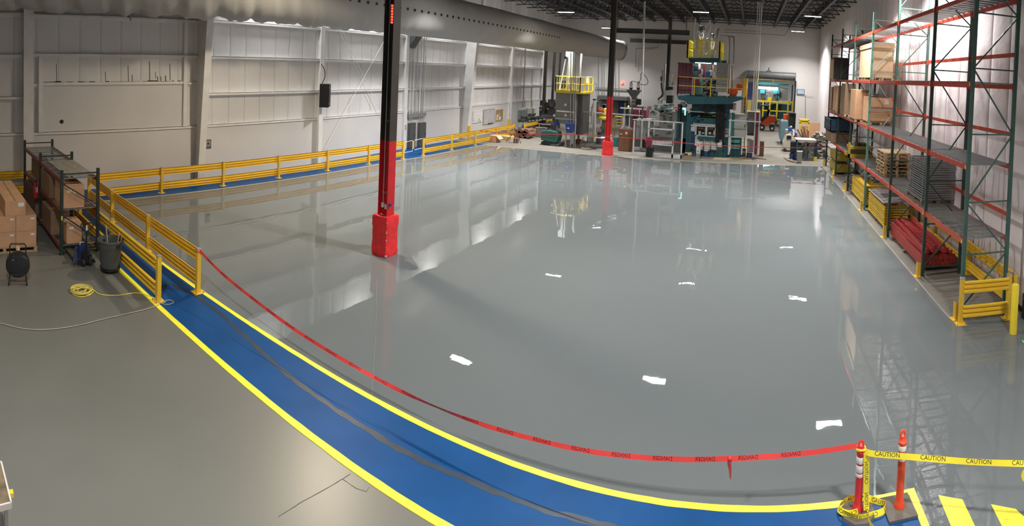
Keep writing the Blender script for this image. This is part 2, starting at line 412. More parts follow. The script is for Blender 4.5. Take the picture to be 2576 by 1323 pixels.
# stains and the hole in the wall
ST = M('black_streak', (.05, .045, .04), .8, var=.3)
g = G()
for px, y0, y1, w in ((142, 160, 206, .03), (265, 180, 206, .03), (322, 165, 205, .04), (332, 188, 205, .04), (376, 155, 205, .05), (391, 180, 198, .03), (396, 192, 205, .05), (404, 192, 205, .05), (416, 190, 205, .06), (427, 160, 202, .04)):
    a = atx(px, y0, XL + .006); b = atx(px + 1, y1, XL + .006)
    g.bar(a, b, w * .6, .008, up=(1, 0, 0))
for i in range(26):
    y = 4.9 + i * .245; g.box(XL + .001, XL + .012, y, y + random.choice((.245, .245, .16, .05)), 4.54, 4.55 + random.random() ** 2 * .05)
g.build('wall_stain', ST, kind='structure', label='dark streaks above the blanked-off doorway')
p = atx(155, 306, XL + .05); g = G(); g.lathe((XL + .045, p.y, p.z), [(.07, 0), (.09, .012), (.05, .014)], 10, axis='x'); g.build('wall_stain', BLK, kind='structure', label='small dark hole in the blanking panel')

# ceiling and its steel
CEIL = M('dark_roof_deck', (.17, .165, .16), .7, var=.25, scale=1.5)
g = G(); g.box(XL - .2, XR + .2, YF, YB, ZC, ZC + .2)
for i in range(60): pass
g.build('ceiling', CEIL, kind='structure')
JST = M('roof_steel', (.04, .04, .045), .6, var=.2)
def joist():
    t = T('roof_joist', 'dark open-web steel joist spanning under the roof deck', 'roof joist', (0, 0, 0), 'open-web roof joists')
    g = G(t); x0, x1 = XL + .3, XR - .1
    g.box(x0, x1, -.05, .05, 11.86, 11.94); g.build('chord', JST, t)
    g = G(t); g.box(x0, x1, -.05, .05, 11.22, 11.29); g.build('chord', JST, t)
    g = G(t); n = int((x1 - x0) / .785); st = (x1 - x0) / n
    for i in range(n):
        a, b = (11.26, 11.9) if i % 2 else (11.9, 11.26)
        g.bar((x0 + i * st, 0, a), (x0 + (i + 1) * st, 0, b), .06)
    g.build('web', JST, t); return t
j0 = joist(); jy = [54.4 - 2.35 * i for i in range(28)]
j0.location.y = jy[0]
for y in jy[1:]: dup(j0, (0, y, 0))
def girder(x):
    t = T('roof_girder', 'dark lattice girder running toward the far wall under the roof', 'roof girder', (x, 0, 0), 'lattice girders under the roof')
    g = G(); g.box(-.09, .09, YF + .2, YB - .05, 11.12, 11.22); g.build('chord', JST, t)
    g = G(); y = YF + .2
    while y < YB - 1: g.bar((0, y, 11.2), (0, y + .6, 11.9), .08); g.bar((0, y + .6, 11.9), (0, y + 1.17, 11.2), .08); y += 1.175
    g.build('web', JST, t); return t
g0 = girder(-2.6 + 1.57 * 5)
for i in range(-9, 5): dup(g0, (-2.6 + 1.57 * i, 0, 0))
# big dark beams and pipes high in the far left
for a, b, Y, h, lab in (((1545, 80), (1735, 79), 45, .42, 'dark steel beam crossing high behind the second red column'), ((1585, 104), (1728, 104), 54, .4, 'dark steel beam crossing in front of the far wall above the machines')):
    p, q = aty(*a, Y), aty(*b, Y)
    g = G(); zz = (p.z + q.z) / 2; g.box(p.x, q.x, Y - .15, Y + .15, zz + h / 2 - .03, zz + h / 2); g.box(p.x, q.x, Y - .15, Y + .15, zz - h / 2, zz - h / 2 + .03); g.box(p.x, q.x, Y - .01, Y + .01, zz - h / 2, zz + h / 2)
    if Y == 45:
        for xx in (p.x + .3, q.x - .3): g.box(xx - .03, xx + .03, Y - .03, Y + .03, zz, 11.9)
    tag(g.build('steel_beam', JST), lab, 'beam')
PIPE = M('overhead_pipe_grey', (.30, .30, .30), .45, .3)
def pipes(name, lab, lst, r, mat, cat='pipe'):
    g = G()
    for l in lst: g.tube(l, r, 8)
    return tag(g.build(name, mat, smooth=True), lab, cat)
p = aty(1820, 79, 53.5); q = aty(1975, 83, 53.5)
pipes('sprinkler_pipe', 'thin pipe run across the far wall just below the roof steel', [[(p.x, 54.4, p.z), (q.x, 54.4, p.z), (q.x + .9, 54.4, p.z + 1.3), (q.x + .9, 54.4, 11.3)], [(p.x, 54.4, p.z + .25), (q.x - 2.5, 54.4, p.z + .25)]], .04, GRY)
# conduit drop on the far wall right of the tower
X0 = [aty(x, 200, 38.2).x for x in (1897, 1902, 1907)]
Z0 = aty(1900, 281, 38.2).z
g = G()
for i, x in enumerate(X0): g.tube([(x, 38.2, Z0), (x, 38.2, 11.3)], .03, 8)
for zz in (Z0 + .02, 5.5, 8.7): g.box(X0[0] - .15, X0[-1] + .15, 38.18, 38.22, zz, zz + .04)
tag(g.build('conduit', WHT, smooth=True), 'three pale vertical conduits dropping in front of the doorway', 'conduit')

# right wall ribs and baseboard
g = G(); g.box(XR - .02, XR, YF, YB, 0, .12); g.build('baseboard_right', BLK, kind='structure')
for i, y in enumerate((4.2, 12.0, 19.5, 27, 34.6, 42.4, 49.8)):
    pass
# ================================================================ LAMPS
def lamp(x, y, z, label, power, col=(1, .985, .975), lng=1.25, spread=150, warm=False):
    t = T('high_bay_lamp', label, 'lamp', (x, y, z))
    g = G(t); a, b = lng / 2, .2
    g.add([(x - a, y - b, z), (x + a, y - b, z), (x + a, y + b, z), (x - a, y + b, z), (x - a + .05, y - b + .08, z + .1), (x + a - .05, y - b + .08, z + .1), (x + a - .05, y + b - .08, z + .1), (x - a + .05, y + b - .08, z + .1)],
          [(0, 1, 5, 4), (1, 2, 6, 5), (2, 3, 7, 6), (3, 0, 4, 7), (4, 5, 6, 7)]); g.build('housing', GRYL, t)
    g = G(t); g.box(x - a + .03, x + a - .03, y - b + .03, y + b - .03, z + .005, z + .02)
    g.build('lens', LAMP if not warm else M('warm_lamp_glow', (1, .8, .5), emit=20), t)
    for s in (-.5, .5): g = G(t); g.cyl((x + s * a, y, z + .1), (x + s * a, y, max(z + .15, 11.2 if z < 11 and y < 55 else min(z + .6, 11.8))), .008, 6); g.build('hanger', GRYD, t)
    ld = bpy.data.lights.new('lamp_light', 'AREA'); ld.shape = 'RECTANGLE'; ld.size = lng - .08; ld.size_y = 2 * b - .08; ld.energy = power; ld.color = col; ld.spread = math.radians(spread)
    lo = bpy.data.objects.new('lamp_light', ld); COL.objects.link(lo); lo.parent = t; lo.location = (0, 0, -.002)
    return t
PW = 1000
WCOL = (1, .84, .62)
for x, y, z, lab, p in ((4.5, 24.5, 10.4, 'ceiling lamp over the nearer end of the rack aisle', 1), (4.3, 39.0, 10.5, 'bright ceiling lamp before the far corner, larger of the two by the racks', 1),
                     (4.2, 50.5, 10.4, 'bright ceiling lamp just before the far wall, above the wall monitor', .8), (-4.3, 27.5, 10.6, 'ceiling lamp over the middle of the shiny floor', 1),
                     (-4.15, 40.5, 10.55, 'bright ceiling lamp hanging over the top of the teal tower', 1), (-13.8, 23.6, 9.9, 'ceiling lamp beside the long fabric duct, before the tapered wall column', 1.25),
                     (-13.8, 37.0, 9.9, 'ceiling lamp beside the long fabric duct, middle one', 1.1), (-14.2, 50, 9.9, 'ceiling lamp beside the far end of the fabric duct', .6),
                     (5.85, 18.3, 11.0, 'ceiling lamp over the near end of the rack', 1.5), (-4.3, 13.5, 11.0, 'ceiling lamp above the near part of the shiny floor', .8),
                     (4.5, 2, 11.0, 'ceiling lamp above the crossing stripes', .9), (-4.3, .5, 11.0, 'ceiling lamp above the viewer', .7)):
    lamp(x, y, z, lab, PW * p, spread=128 if x > -10 else 118)
for y, lab in ((16.0, 'wall-side lamp hidden above the duct, in the bay of the loudspeaker'), (23.3, 'wall-side lamp hidden above the duct, over the bracing rods'), (30.8, 'wall-side lamp hidden above the duct, past the electrical panels'), (38.5, 'wall-side lamp hidden above the duct, over the whiteboard'), (46.0, 'wall-side lamp hidden above the duct, in the last bay')):
    lamp(-20.15, y, 10.15, lab, 200, lng=.9, spread=160)
lamp(-12.9, 13.0, 9.8, 'warm-toned ceiling lamp lighting the near end of the fabric duct', PW * .8, WCOL, warm=True)
lamp(-14.5, -3.0, 10.5, 'warm-toned ceiling lamp behind the cartons', PW * .08, WCOL, warm=True)

# ================================================================ FABRIC DUCT
DUCT = M('duct_fabric', (.44, .43, .41), .75, var=.05, scale=1)
t = T('fabric_air_duct', 'huge off-white fabric air duct running the length of the hall up by the roof', 'air duct', (-18, 20, 8.5))
g = G(t); path = [(-18, YF + .3 + i * .14, 8.5, 1.3) for i in range(int((44.8 - YF) / .14))]
last = path[-1]
for i in range(1, 21):
    f = i / 20; path.append((-18 + 5.2 * f, last[1] + 5.6 * f, 8.5 - .75 * f, 1.3 - .38 * f))
n = 48; vs = []; fs = []
for i, (x, y, z, r) in enumerate(path):
    a = path[max(i - 1, 0)]; b = path[min(i + 1, len(path) - 1)]; d = Vector((b[0] - a[0], b[1] - a[1], 0)).normalized(); sd = Vector((d.y, -d.x, 0))
    near = max(0, min(1, (26 - y) / 12))
    for j in range(n):
        th = 2 * PI * j / n
        rr = r + near * (.05 * math.sin(y * 4.1 + 1.4 * math.sin(y * .9) + th * 2.0) * max(0, -math.sin(th) + .35) + (.045 * math.sin(y * 7.3 + th * 5 + math.sin(y * 2)) + .03 * math.sin(y * 15.1 + th * 9)) * max(0, -math.sin(th) + .1)) + .012 * math.sin(y * .8)
        vs.append(Vector((x, y, z)) + sd * rr * math.cos(th) + Vector((0, 0, rr * math.sin(th))))
for i in range(len(path) - 1): fs += [(i * n + j, i * n + (j + 1) % n, (i + 1) * n + (j + 1) % n, (i + 1) * n + j) for j in range(n)]
fs.append(tuple(range(n))); fs.append(tuple((len(path) - 1) * n + j for j in range(n))[::-1])
g.add(vs, fs); g.build('fabric_tube', DUCT, t, smooth=True)
g = G(t)   # air holes: round dark eyelets in a row
y = YF + 1
while y < 44:
    th = math.radians(-3); r = 1.3 + .012 * math.sin(y * .8) + .02
    c = Vector((-18 + r * math.cos(th), y, 8.5 + r * math.sin(th)))
    g.lathe(c, [(.075, -.06), (.075, .012)], 10, axis='x'); y += .62
g.build('air_hole', BLK, t, kind='stuff')
g = G(t); e = path[-1]
d = Vector((5.2, 5.6, -.75)).normalized(); c = Vector(e[:3])
g.tube([c - d * .15, c + d * .05], e[3] + .05, 32); g.build('end_cap_ring', GRY, t)

# ================================================================ RED COLUMNS
def red_column(x, y, hb, zred, label, near):
    t = T('steel_column', label, 'column', (x, y, 0))
    s = .165
    g = G(t)
    for cur, z0, z1 in ((0, hb - .05, zred), (1, zred, 11.15)):
        g.cur = cur; g.box(x - s - .012, x - s + .012, y - s, y + s, z0, z1); g.box(x + s - .012, x + s + .012, y - s, y + s, z0, z1); g.box(x - s, x + s, y - .01, y + .01, z0, z1)
    g.build('shaft', [RED, BRN], t)
    b = .29 if near else .33
    g = G(t); rnd = random.Random(3)
    nz = 14; ring = []
    prof = []
    for k in range(32):
        a = 2 * PI * k / 32; ca, sa = math.cos(a), math.sin(a); q = (abs(ca) ** 9 + abs(sa) ** 9) ** (-1 / 9.); prof.append((ca * q, sa * q))
    vs = []
    for i in range(nz):
        f = i / (nz - 1); w = b * (1 + .03 * math.cos(f * 7)) * (.96 if i in (0, nz - 1) else 1)
        for px_, py_ in prof:
            jx = rnd.uniform(-.008, .008) if near else 0
            vs.append((x + px_ * w + jx, y + py_ * w + jx, f * hb + (.0 if i < nz - 1 else rnd.uniform(-.012, .01))))
    m = len(prof); fs = [(i * m + j, i * m + (j + 1) % m, (i + 1) * m + (j + 1) % m, (i + 1) * m + j) for i in range(nz - 1) for j in range(m)] + [tuple(range(m))[::-1], tuple((nz - 1) * m + j for j in range(m))]
    g.add(vs, fs); g.build('concrete_base', REDB, t, smooth=True)
    if near:
        g = G(t); cx = x - s + .10
        g.cyl((cx, y - .06, hb + .34), (cx, y - .06, 11), .014, 8)
        g.build('conduit', GRYL, t, smooth=True)
        for xx, zz in ((cx, hb + .28), (cx + .13, hb + .25)):
            g = G(t); g.box(xx - .04, xx + .04, y - .1, y - .03, zz - .07, zz + .07); g.build('outlet_box', WHT, t, bevel=.005)
        g = G(t)
        for zz in (hb + .62, 3.9, 7.0):
            for dz in (0, .05): g.box(cx - .05, x + s, y - .085, y - .075, zz + dz, zz + dz + .012)
        g.build('conduit_strap', STEEL, t)
        g = G(t); g.cyl((x + s + .01, y - .05, hb + .33), (x + s + .07, y - .09, hb + .33), .045, 12); g.build('socket', BLU, t)
        g = G(t); g.box(x - .01, x + .10, y - .09, y - .05, hb, hb + .02); g.tube([(x - .08, y - .2, hb + .03), (x, y - .22, hb + .06), (x + .08, y - .2, hb + .03), (x, y - .17, hb + .04), (x - .08, y - .2, hb + .03)], .008, 6); g.build('loose_strap', STEEL, t)
        # chipped concrete showing through the paint
        g = G(t); cc = M('bare_chip', (.45, .30, .26), .8)
        for dz, w in ((1.02, .03), (.78, .02), (.72, .04), (.5, .035), (.42, .02), (.3, .02), (.04, .06)):
            cxx, cyy = x + b * .93, y - b * .93
            g.lathe((cxx - .005, cyy + .005, dz), [(.001, -w), (w * .7, -w * .3), (w * .6, w * .3), (.001, w)], 6, closed=False)
        g.build('chipped_edge', cc, t)
    else:
        g = G(t)
        g.box(x + s + .012, x + s + .03, y - .1, y + .05, hb + .1, hb + .45); g.build('paper_notice', PAPER, t)
    return t
CX1, CY1 = -9.72, 11.93
red_column(CX1, CY1, 1.17, 3.35, 'steel column, red below and black above, on a chipped red block on the shiny floor', True)
red_column(-9.38, 34.45, .95, 3.95, 'steel column, red below, at the edge of the bare concrete before the machines', False)
# lit sign fixed to the near column, seen edge on
p = aty(985, 40, CY1 - .05)
t = T('exit_sign', 'glowing red lit sign fixed high on the near column, seen edge on', 'sign', (CX1 + .06, CY1 - .16, 6.95))
g = G(t); g.box(CX1 + .02, CX1 + .05, CY1 - .15, CY1 - .02, 6.75, 7.32); g.build('housing', GRYD, t)
g = G(t)
for i in range(7): g.box(CX1 + .05, CX1 + .075, CY1 - .14 + .01 * (i % 2), CY1 - .03, 6.77 + i * .08, 6.82 + i * .08)
g.build('lit_face', REDG, t)

# ================================================================ GUARDRAILS
def rail_profile():
    # (outward, height) corrugated steel rail, three ribs
    pts = [(0, 0), (.045, .02), (.045, .055), (.0, .085), (.0, .11), (.045, .135), (.045, .165), (.0, .19), (.0, .215), (.045, .245), (.045, .28), (0, .30)]
    return pts + [(p[0] - .008, p[1]) for p in reversed(pts)]
PROF = rail_profile()
def guardrail(name, label, pts, side, H=1.07, capmat=None, sections=None, skipposts=(), base=True):
    """pts: post positions; side=+1 rails on the left of the direction of travel"""
    t = T(name, label, 'guardrail', (pts[0][0], pts[0][1], 0))
    for i, (a, b) in enumerate(zip(pts[:-1], pts[1:])):
        if sections is not None and i not in sections: continue
        A, B = Vector((*a, 0)), Vector((*b, 0)); d = (B - A).normalized(); nrm = Vector((-d.y, d.x, 0)) * side
        for z0 in (.15, .735):
            g = G(t)
            fa = lambda p, q: A + d * .03 + nrm * (.045 + p) + Vector((0, 0, z0 + q))
            fb = lambda p, q: B - d * .03 + nrm * (.045 + p) + Vector((0, 0, z0 + q))
            g.prism(PROF, fa, fb); g.build('rail', YEL, t, smooth=False)
    for i, p in enumerate(pts):
        if i in skipposts: continue
        a = pts[max(i - 1, 0)]; b = pts[min(i + 1, len(pts) - 1)]; d = (Vector(b) - Vector(a)).normalized(); rz = math.atan2(d.y, d.x)
        mx_ = Matrix.Translation((p[0], p[1], 0)) @ Matrix.Rotation(rz, 4, 'Z')
        g = G(t); g.xf = mx_; g.box(-.05, .05, -.05, .05, .012, H - .02); g.cur = 1
        for zz in (.2, .26, .34, .75, .81, .89):
            g.lathe((.05, 0, zz), [(.006, -.001), (.006, .002)], 6, axis='x'); g.lathe((0, -.05, zz), [(.006, -.002), (.006, .001)], 6, axis='y'); g.lathe((0, .05, zz), [(.006, -.002), (.006, .001)], 6, axis='y')
        po = g.build('post', [YEL, GRYD], t)
        g = G(t); g.xf = mx_; g.box(-.055, .055, -.055, .055, H - .02, H + .012); g.build('cap', M('grey_cap', (.5, .5, .5), .3, .6), po, bevel=.004)
        if base:
            g = G(t); g.xf = mx_; g.box(-.13, .13, -.13, .13, .0, .014); g.cur = 1
            for u in (-.1, .1):
                for v in (-.1, .1): g.cyl((u, v, .012), (u, v, .035), .012, 6)
            g.build('base_plate', [YEL, GRYD], po)
    return t
guardrail('guardrail', 'yellow guardrail between blue walkway and shiny floor, ending where red tape is tied', [(-10.72, 6.27), (-13.64, 6.27), (-16.58, 6.27), (-19.2, 6.3)], -1)
guardrail('guardrail', 'yellow guardrail on the near side of the blue walkway, behind the grey trash can', [(-10.72, 5.22), (-13.66, 5.18), (-16.6, 5.14), (-19.5, 5.1)], 1)
lp = [(-19.25, 6.6), (-19.4, 9.52), (-19.33, 12.5), (-19.3, 15.6), (-19.17, 18.7), (-19.02, 21.7), (-18.8, 24.5)]
guardrail('guardrail', 'longest yellow guardrail, along the wall below the loudspeaker', lp, 1, skipposts=(0,))
guardrail('guardrail', 'yellow guardrail along the wall beyond the panel opening', [(-18.62, 26.3), (-18.52, 29.37), (-18.4, 32.3), (-18.35, 35.4), (-18.3, 38.4)], 1)
guardrail('guardrail', 'short far yellow guardrail behind the black machine parts', [(-17.95, 39.6), (-17.9, 42.6), (-17.9, 45.5)], 1)
guardrail('guardrail', 'yellow guardrail against the wall behind the small green rack', [(-20.5, 5.0), (-20.5, 2.2), (-20.5, -.7)], -1)
guardrail('guardrail', 'short yellow guardrail closing the near end of the tall racks', [(5.22, 11.72), (6.45, 11.62)], -1, H=1.10)
guardrail('guardrail', 'yellow guardrail low along the wall behind the tall racks', [(6.78, 11.9), (6.78, 14.85), (6.78, 17.8), (6.78, 20.8)], 1, H=1.0, base=True)
def bollard(x, y, r, h, label, mat=YEL2):
    t = T('bollard', label, 'bollard', (x, y, 0))
    g = G(t); g.lathe((x, y, 0), [(r, 0), (r, h - .02), (r * .9, h), (.001, h + .004)], 24, closed=False); g.build('post', mat, t, smooth=True)
    return t
bollard(6.2, 10.85, .088, 1.14, 'round yellow bollard in front of the rack end guard')
for px, py, pt, lab in ((1180, 366, 316, 'square yellow post standing behind the far guardrail by the tapered column'), (1280, 335, 300, 'small yellow post behind the far guardrail at the next column')):
    y = 32.9 if px == 1180 else 41.0; p = aty(px, pt, y); g = G(); g.box(p.x - .1, p.x + .1, y - .1, y + .1, 0, p.z); tag(g.build('bollard', YEL), lab, 'bollard')

# chain gate in the panel opening
t = T('barrier_gate', 'thin white tube gate across the opening before the electrical panels', 'gate', (-18.7, 25.4, 0))
g = G(t); g.tube([(-18.8, 24.62, .35), (-18.8, 24.62, .98), (-18.76, 25.35, 1.0), (-18.76, 25.35, .36), (-18.8, 24.62, .35)], .018, 6); g.build('gate_frame', WHT, t)
g = G(t); g.tube([(-18.74, 25.55, .42), (-18.68, 26.2, .46)], .018, 6); g.tube([(-18.74, 25.5, 1.0), (-18.68, 26.2, 1.05)], .018, 6); g.split('gate_frame', WHT, t)
g = G(t); g.box(-18.78, -18.72, 25.4, 25.46, .5, .96); g.build('latch', YEL, t)

# ================================================================ RACKS BY THE RIGHT WALL
RX0, RX1 = 5.35, 6.55
RY = [35.57, 31.47, 27.4, 23.25, 19.07, 15.0, 12.01]
RZ = [1.87, 3.72, 5.79, 8.03]
rack = T('pallet_rack', 'tall pallet racking with green uprights and orange-red beams along the wall', 'rack', (RX0, 20, 0))
for i, y in enumerate(RY):
    mat = [GRN3, GRN3, GRN, GRN2, GRN, GRN, GRN][i]; top = 8.95 if i < 4 else 11.0
    if i == 3: top = 8.95
    if i == 6: mat = M('green_rack_steel', (.06, .14, .115), .42, var=.12)
    g = G(rack)
    for x in (RX0, RX1):
        w = .045
        g.cur = 0; g.box(x - w, x + w, y - .04, y - .03, .01, top); g.box(x - w, x - w + .008, y - .03, y + .04, .01, top); g.box(x + w - .008, x + w, y - .03, y + .04, .01, top)
        g.box(x - .07, x + .07, y - .08, y + .08, .0, .012)
        if i > 3:
            g.cur = 1; z = .15
            while z < min(top, 10): 
                for u in (-.022, .022): g.box(x + u - .006, x + u + .006, y - .0415, y - .04, z, z + .02)
                if x == RX0: g.box(x - w - .0015, x - w, y - .005, y + .01, z, z + .02)
                z += .055 if i > 4 else .1
    fr = g.build('upright_frame', [mat, BLK], rack)
    g = G(rack); z = .25; up = True; bm_ = mat if i != 3 else M('bare_brace', (.32, .36, .34), .4, .3)
    hz = [.25, 1.55, 2.85, 4.55, 6.2, 7.6, 8.6, 10.2]
    for a in [h for h in hz if h < top]: g.bar((RX0, y, a), (RX1, y, a), .035)
    for k_, (a, b) in enumerate(zip(hz[:-1], hz[1:])):
        if b > top: break
        if k_ % 2: g.bar((RX1, y, a), (RX0, y, b), .035)
        else: g.bar((RX0, y, a), (RX1, y, b), .035)
    g.build('brace', bm_, fr)
def beam(x, y0, y1, z, mat, nm='beam', h=.13):
    g = G(rack); g.box(x - .025, x + .025, y1 + .05, y0 - .05, z - h / 2, z + h / 2 - .02); g.box(x - .025, x + .01, y1 + .05, y0 - .05, z + h / 2 - .02, z + h / 2)
    for yy in (y1 + .045, y0 - .045): g.box(x - .05, x + .05, yy - .012, yy + .012, z - h / 2 - .05, z + h / 2 + .03)
    o = g.build(nm, mat, rack)
    if x < 6 and mat is ORB:
        g = G(rack); g.box(x - .056, x - .05, y1 + .03, y1 + .10, z - .04, z + .05); g.build('beam_label', M('yellow_sticker', (.8, .62, .12), .5), o)
    return o
deckmesh = None
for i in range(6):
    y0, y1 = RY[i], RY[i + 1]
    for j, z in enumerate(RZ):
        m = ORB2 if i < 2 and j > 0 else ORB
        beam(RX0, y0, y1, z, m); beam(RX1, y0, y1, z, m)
        g = G(rack); L_ = y0 - y1 - .12; nn = int(L_ / .05)
        for q in range(nn): yy = y1 + .06 + (q + .5) * L_ / nn; g.box(RX0 + .03, RX1 - .03, yy - .006, yy + .006, z + .067, z + .075)
        for q in range(9): xx = RX0 + .06 + q * (RX1 - RX0 - .12) / 8; g.box(xx - .004, xx + .004, y1 + .05, y0 - .05, z + .075, z + .083)
        for q in range(9): yy = y1 + .1 + q * (L_ - .1) / 8; g.box(RX0, RX1, yy - .03, yy + .03, z + .045, z + .066)
        g.build('wire_deck', WIRE, rack)
    if i > 2:
        for z in (2.48, 4.55, 6.63): beam(RX1 + .02, y0, y1, z, ORB, h=.11)
for y in RY[:]:
    t = T('post_protector', 'yellow steel guard bolted in front of a rack post foot', 'post guard', (RX0 - .14, y, 0), 'guards at the rack post feet')
    g = G(t); x = RX0 - .14
    g.box(x - .05, x - .042, y - .07, y + .05, .01, .42); g.box(x - .05, x + .05, y - .078, y - .07, .01, .42); g.build('shield', YEL, t)
    g = G(t); g.box(x - .13, x + .06, y - .12, y + .1, 0, .012); g.build('base_plate', YEL, t)
g = G(rack); g.box(RX0 + .046, RX0 + .05, 11.96, 12.0, 1.2, 1.55); g.build('reflective_tag', M('lime_sticker', (.65, .85, .08), .4), rack)

# ---- pallets and cartons
def pallet(x, y, z, lx=1.1, ly=1.1, mat=None, name='pallet', label='', group=None, h=.14, rz=0):
    """x,y centre"""
    mat = mat or WOOD; hx, hy = lx / 2, ly / 2
    t = T(name, label, 'pallet', (x, y, z), group, rz)
    g = G(); n = 7
    for i in range(n): xx = -hx + lx / n * (i + .5); g.box(xx - lx / n * .38, xx + lx / n * .38, -hy, hy, h - .02, h)
    g.build('top_board', mat, t)
    g = G()
    for u in (-1, 0, 1):
        for v in (-1, 0, 1): g.box(u * (hx - .07) - .055, u * (hx - .07) + .055, v * (hy - .05) - .045, v * (hy - .05) + .045, .018, h - .034)
    g.split('block', mat, t)
    g = G()
    for v in (-1, 0, 1): g.box(-hx, hx, v * (hy - .05) - .045, v * (hy - .05) + .045, h - .034, h - .02)
    g.split('stringer', mat, t)
    g = G()
    for v in (-1, 0, 1): g.box(v * (hx - .06) - .05, v * (hx - .06) + .05, -hy, hy, 0, .018)
    g.split('bottom_board', mat, t); return t
def carton(x0, x1, y0, y1, z0, z1, label, mat=None, group=None, tape=True, lab=True, name='cardboard_box', cat='box', lids=False, labside='-y'):
    mat = mat or CARD; cx, cy = (x0 + x1) / 2, (y0 + y1) / 2
    t = T(name, label, cat, (cx, cy, z0), group); w, d, h = x1 - x0, y1 - y0, z1 - z0
    g = G(t); g.box(x0, x1, y0, y1, z0, z1); g.build('carton_body', mat, t, bevel=.006)
    if lids:
        g = G(t); e = .03; hh = min(.22, h * .15); g.box(x0 - e, x1 + e, y0 - e, y1 + e, z1 - hh, z1 + .01); g.build('lid', mat, t, bevel=.005)
    if tape:
        g = G(t); g.box(cx - .03, cx + .03, y0 - .0015, y1 + .0015, z1 - .06, z1 + .0015); g.build('packing_tape', M('packing_tape', (.33, .20, .11), .4), t)
    if lab:
        g = G(t); a = .16
        if labside == '-y': g.box(x1 - w * .25 - .07, x1 - w * .25 + .07, y0 - .003, y0 - .0005, z1 - a - .05, z1 - a + .03)
        else: g.box(x1 + .0005, x1 + .003, y0 + d * .3 - .07, y0 + d * .3 + .07, z1 - a - .03, z1 - a + .04)
        g.build('paper_label', PAPER, t)
    return t
# level with the largest box
pallet(6.0, 25.2, RZ[2] + .085, 1.1, 3.0, WOOD, label='pale pallet under the huge carton on the second-highest rack deck')
carton(5.5, 6.5, 23.75, 26.7, RZ[2] + .23, 7.62, 'huge tan lidded carton on a pallet, second-highest rack deck', CARDL, lids=True, tape=False, lab=False)
g = G(); g.box(6.22, 6.4, 23.71, 23.715, 7.0, 7.22); tag(g.build('paper_sheet', M('yellow_paper', (.85, .72, .32), .6)), 'yellow paper stuck on the huge tan carton', 'paper')
t = T('dark_crate', 'dark brown crate with a pale end, far end of the second-highest rack deck', 'crate', (5.6, 32.8, RZ[2] + .09))
g = G(t); p0 = aty(2098, 166, 31.9); p1 = aty(2136, 166, 31.9); zt = aty(2117, 145, 31.9).z
g.box(p0.x, p1.x, 31.9, 33.4, RZ[2] + .12, zt); g.build('crate_body', M('dark_crate_board', (.05, .035, .032), .6), t)
g = G(t); g.box(p0.x - .02, p0.x, 31.95, 33.4, RZ[2] + .12, zt - .1); g.build('side_board', CARDL, t)
g = G(t)
for yy in (32, 33.2): g.box(p0.x, p1.x, yy, yy + .1, RZ[2] + .084, RZ[2] + .12)
g.split('skid', WOOD, t)
# third deck from the floor up: cartons
zc = RZ[1] + .085
def gaylord(px0, px1, py0, Y, dy, label, mat, **k):
    p0 = aty(px0, py0 + 20, Y); p1 = aty(px1, py0 + 20, Y); zt = aty((px0 + px1) / 2, py0, Y).z
    pallet((p0.x + p1.x) / 2, Y + dy / 2, zc, p1.x - p0.x, dy, WOOD, label='pale pallet under the ' + label.split(',')[0].replace(' of the middle rack deck', ''))
    return carton(p0.x, p1.x, Y, Y + dy, zc + .143, zt, label, mat, **k)
gaylord(2093, 2112, 219, 34.3, 1.0, 'narrow worn carton at the far end of the middle rack deck', CARDD, tape=False, lab=False)
gaylord(2104, 2126, 216, 32.2, 1.2, 'open worn carton second from the far end of the middle rack deck', CARD, tape=False)
gaylord(2126, 2151, 210, 29.0, 1.3, 'tall dull brown carton standing mid-way on the middle rack deck', CARDD, tape=False, lab=False)
t = gaylord(2152, 2187, 226, 25.4, 1.3, 'torn carton with an orange tag on the middle rack deck', CARD, tape=False, lab=False)
p = aty(2176, 251, 25.38)
g = G(); g.box(p.x - .07, p.x + .07, 25.385, 25.392, p.z - .07, p.z + .07); tag(g.build('orange_tag', M('orange_tag', (.9, .12, .04), .5)), 'orange tag on the torn carton on the middle rack deck', 'tag')
t = gaylord(2188, 2250, 246, 23.7, 1.4, 'widest brown carton with packaging heaped on top, middle rack deck', CARD, tape=False, lab=False)
rr = random.Random(5)
g = G()
for i in range(9):
    x, y = rr.uniform(5.6, 6.4), rr.uniform(23.9, 24.9); g.xf = Matrix.Translation((x, y, aty(2219, 246, 23.7).z + .05)) @ Matrix.Rotation(rr.uniform(0, 3), 4, 'Z') @ Matrix.Rotation(rr.uniform(-.4, .4), 4, 'X'); g.box(-.2, .2, -.12, .12, -.05, .06)
tag(g.build('crumpled_packaging', M('dull_paper', (.20, .15, .13), .8)), 'heap of crumpled packaging in the widest carton on the middle rack deck', 'packaging')['kind'] = 'stuff'
p = aty(2231, 255, 23.66)
g = G(); g.box(p.x - .12, p.x + .1, 23.68, 23.69, p.z - .14, p.z + .1); tag(g.build('paper_sheet', M('pink_paper', (.75, .5, .5), .6)), 'pink paper hanging on the widest carton', 'paper')
p = aty(2246, 250, 23.66)
g = G(); g.box(p.x - .05, p.x + .05, 23.68, 23.69, p.z - .06, p.z + .06); tag(g.build('orange_tag', MATS['orange_tag']), 'small orange tag at the edge of the widest carton', 'tag')
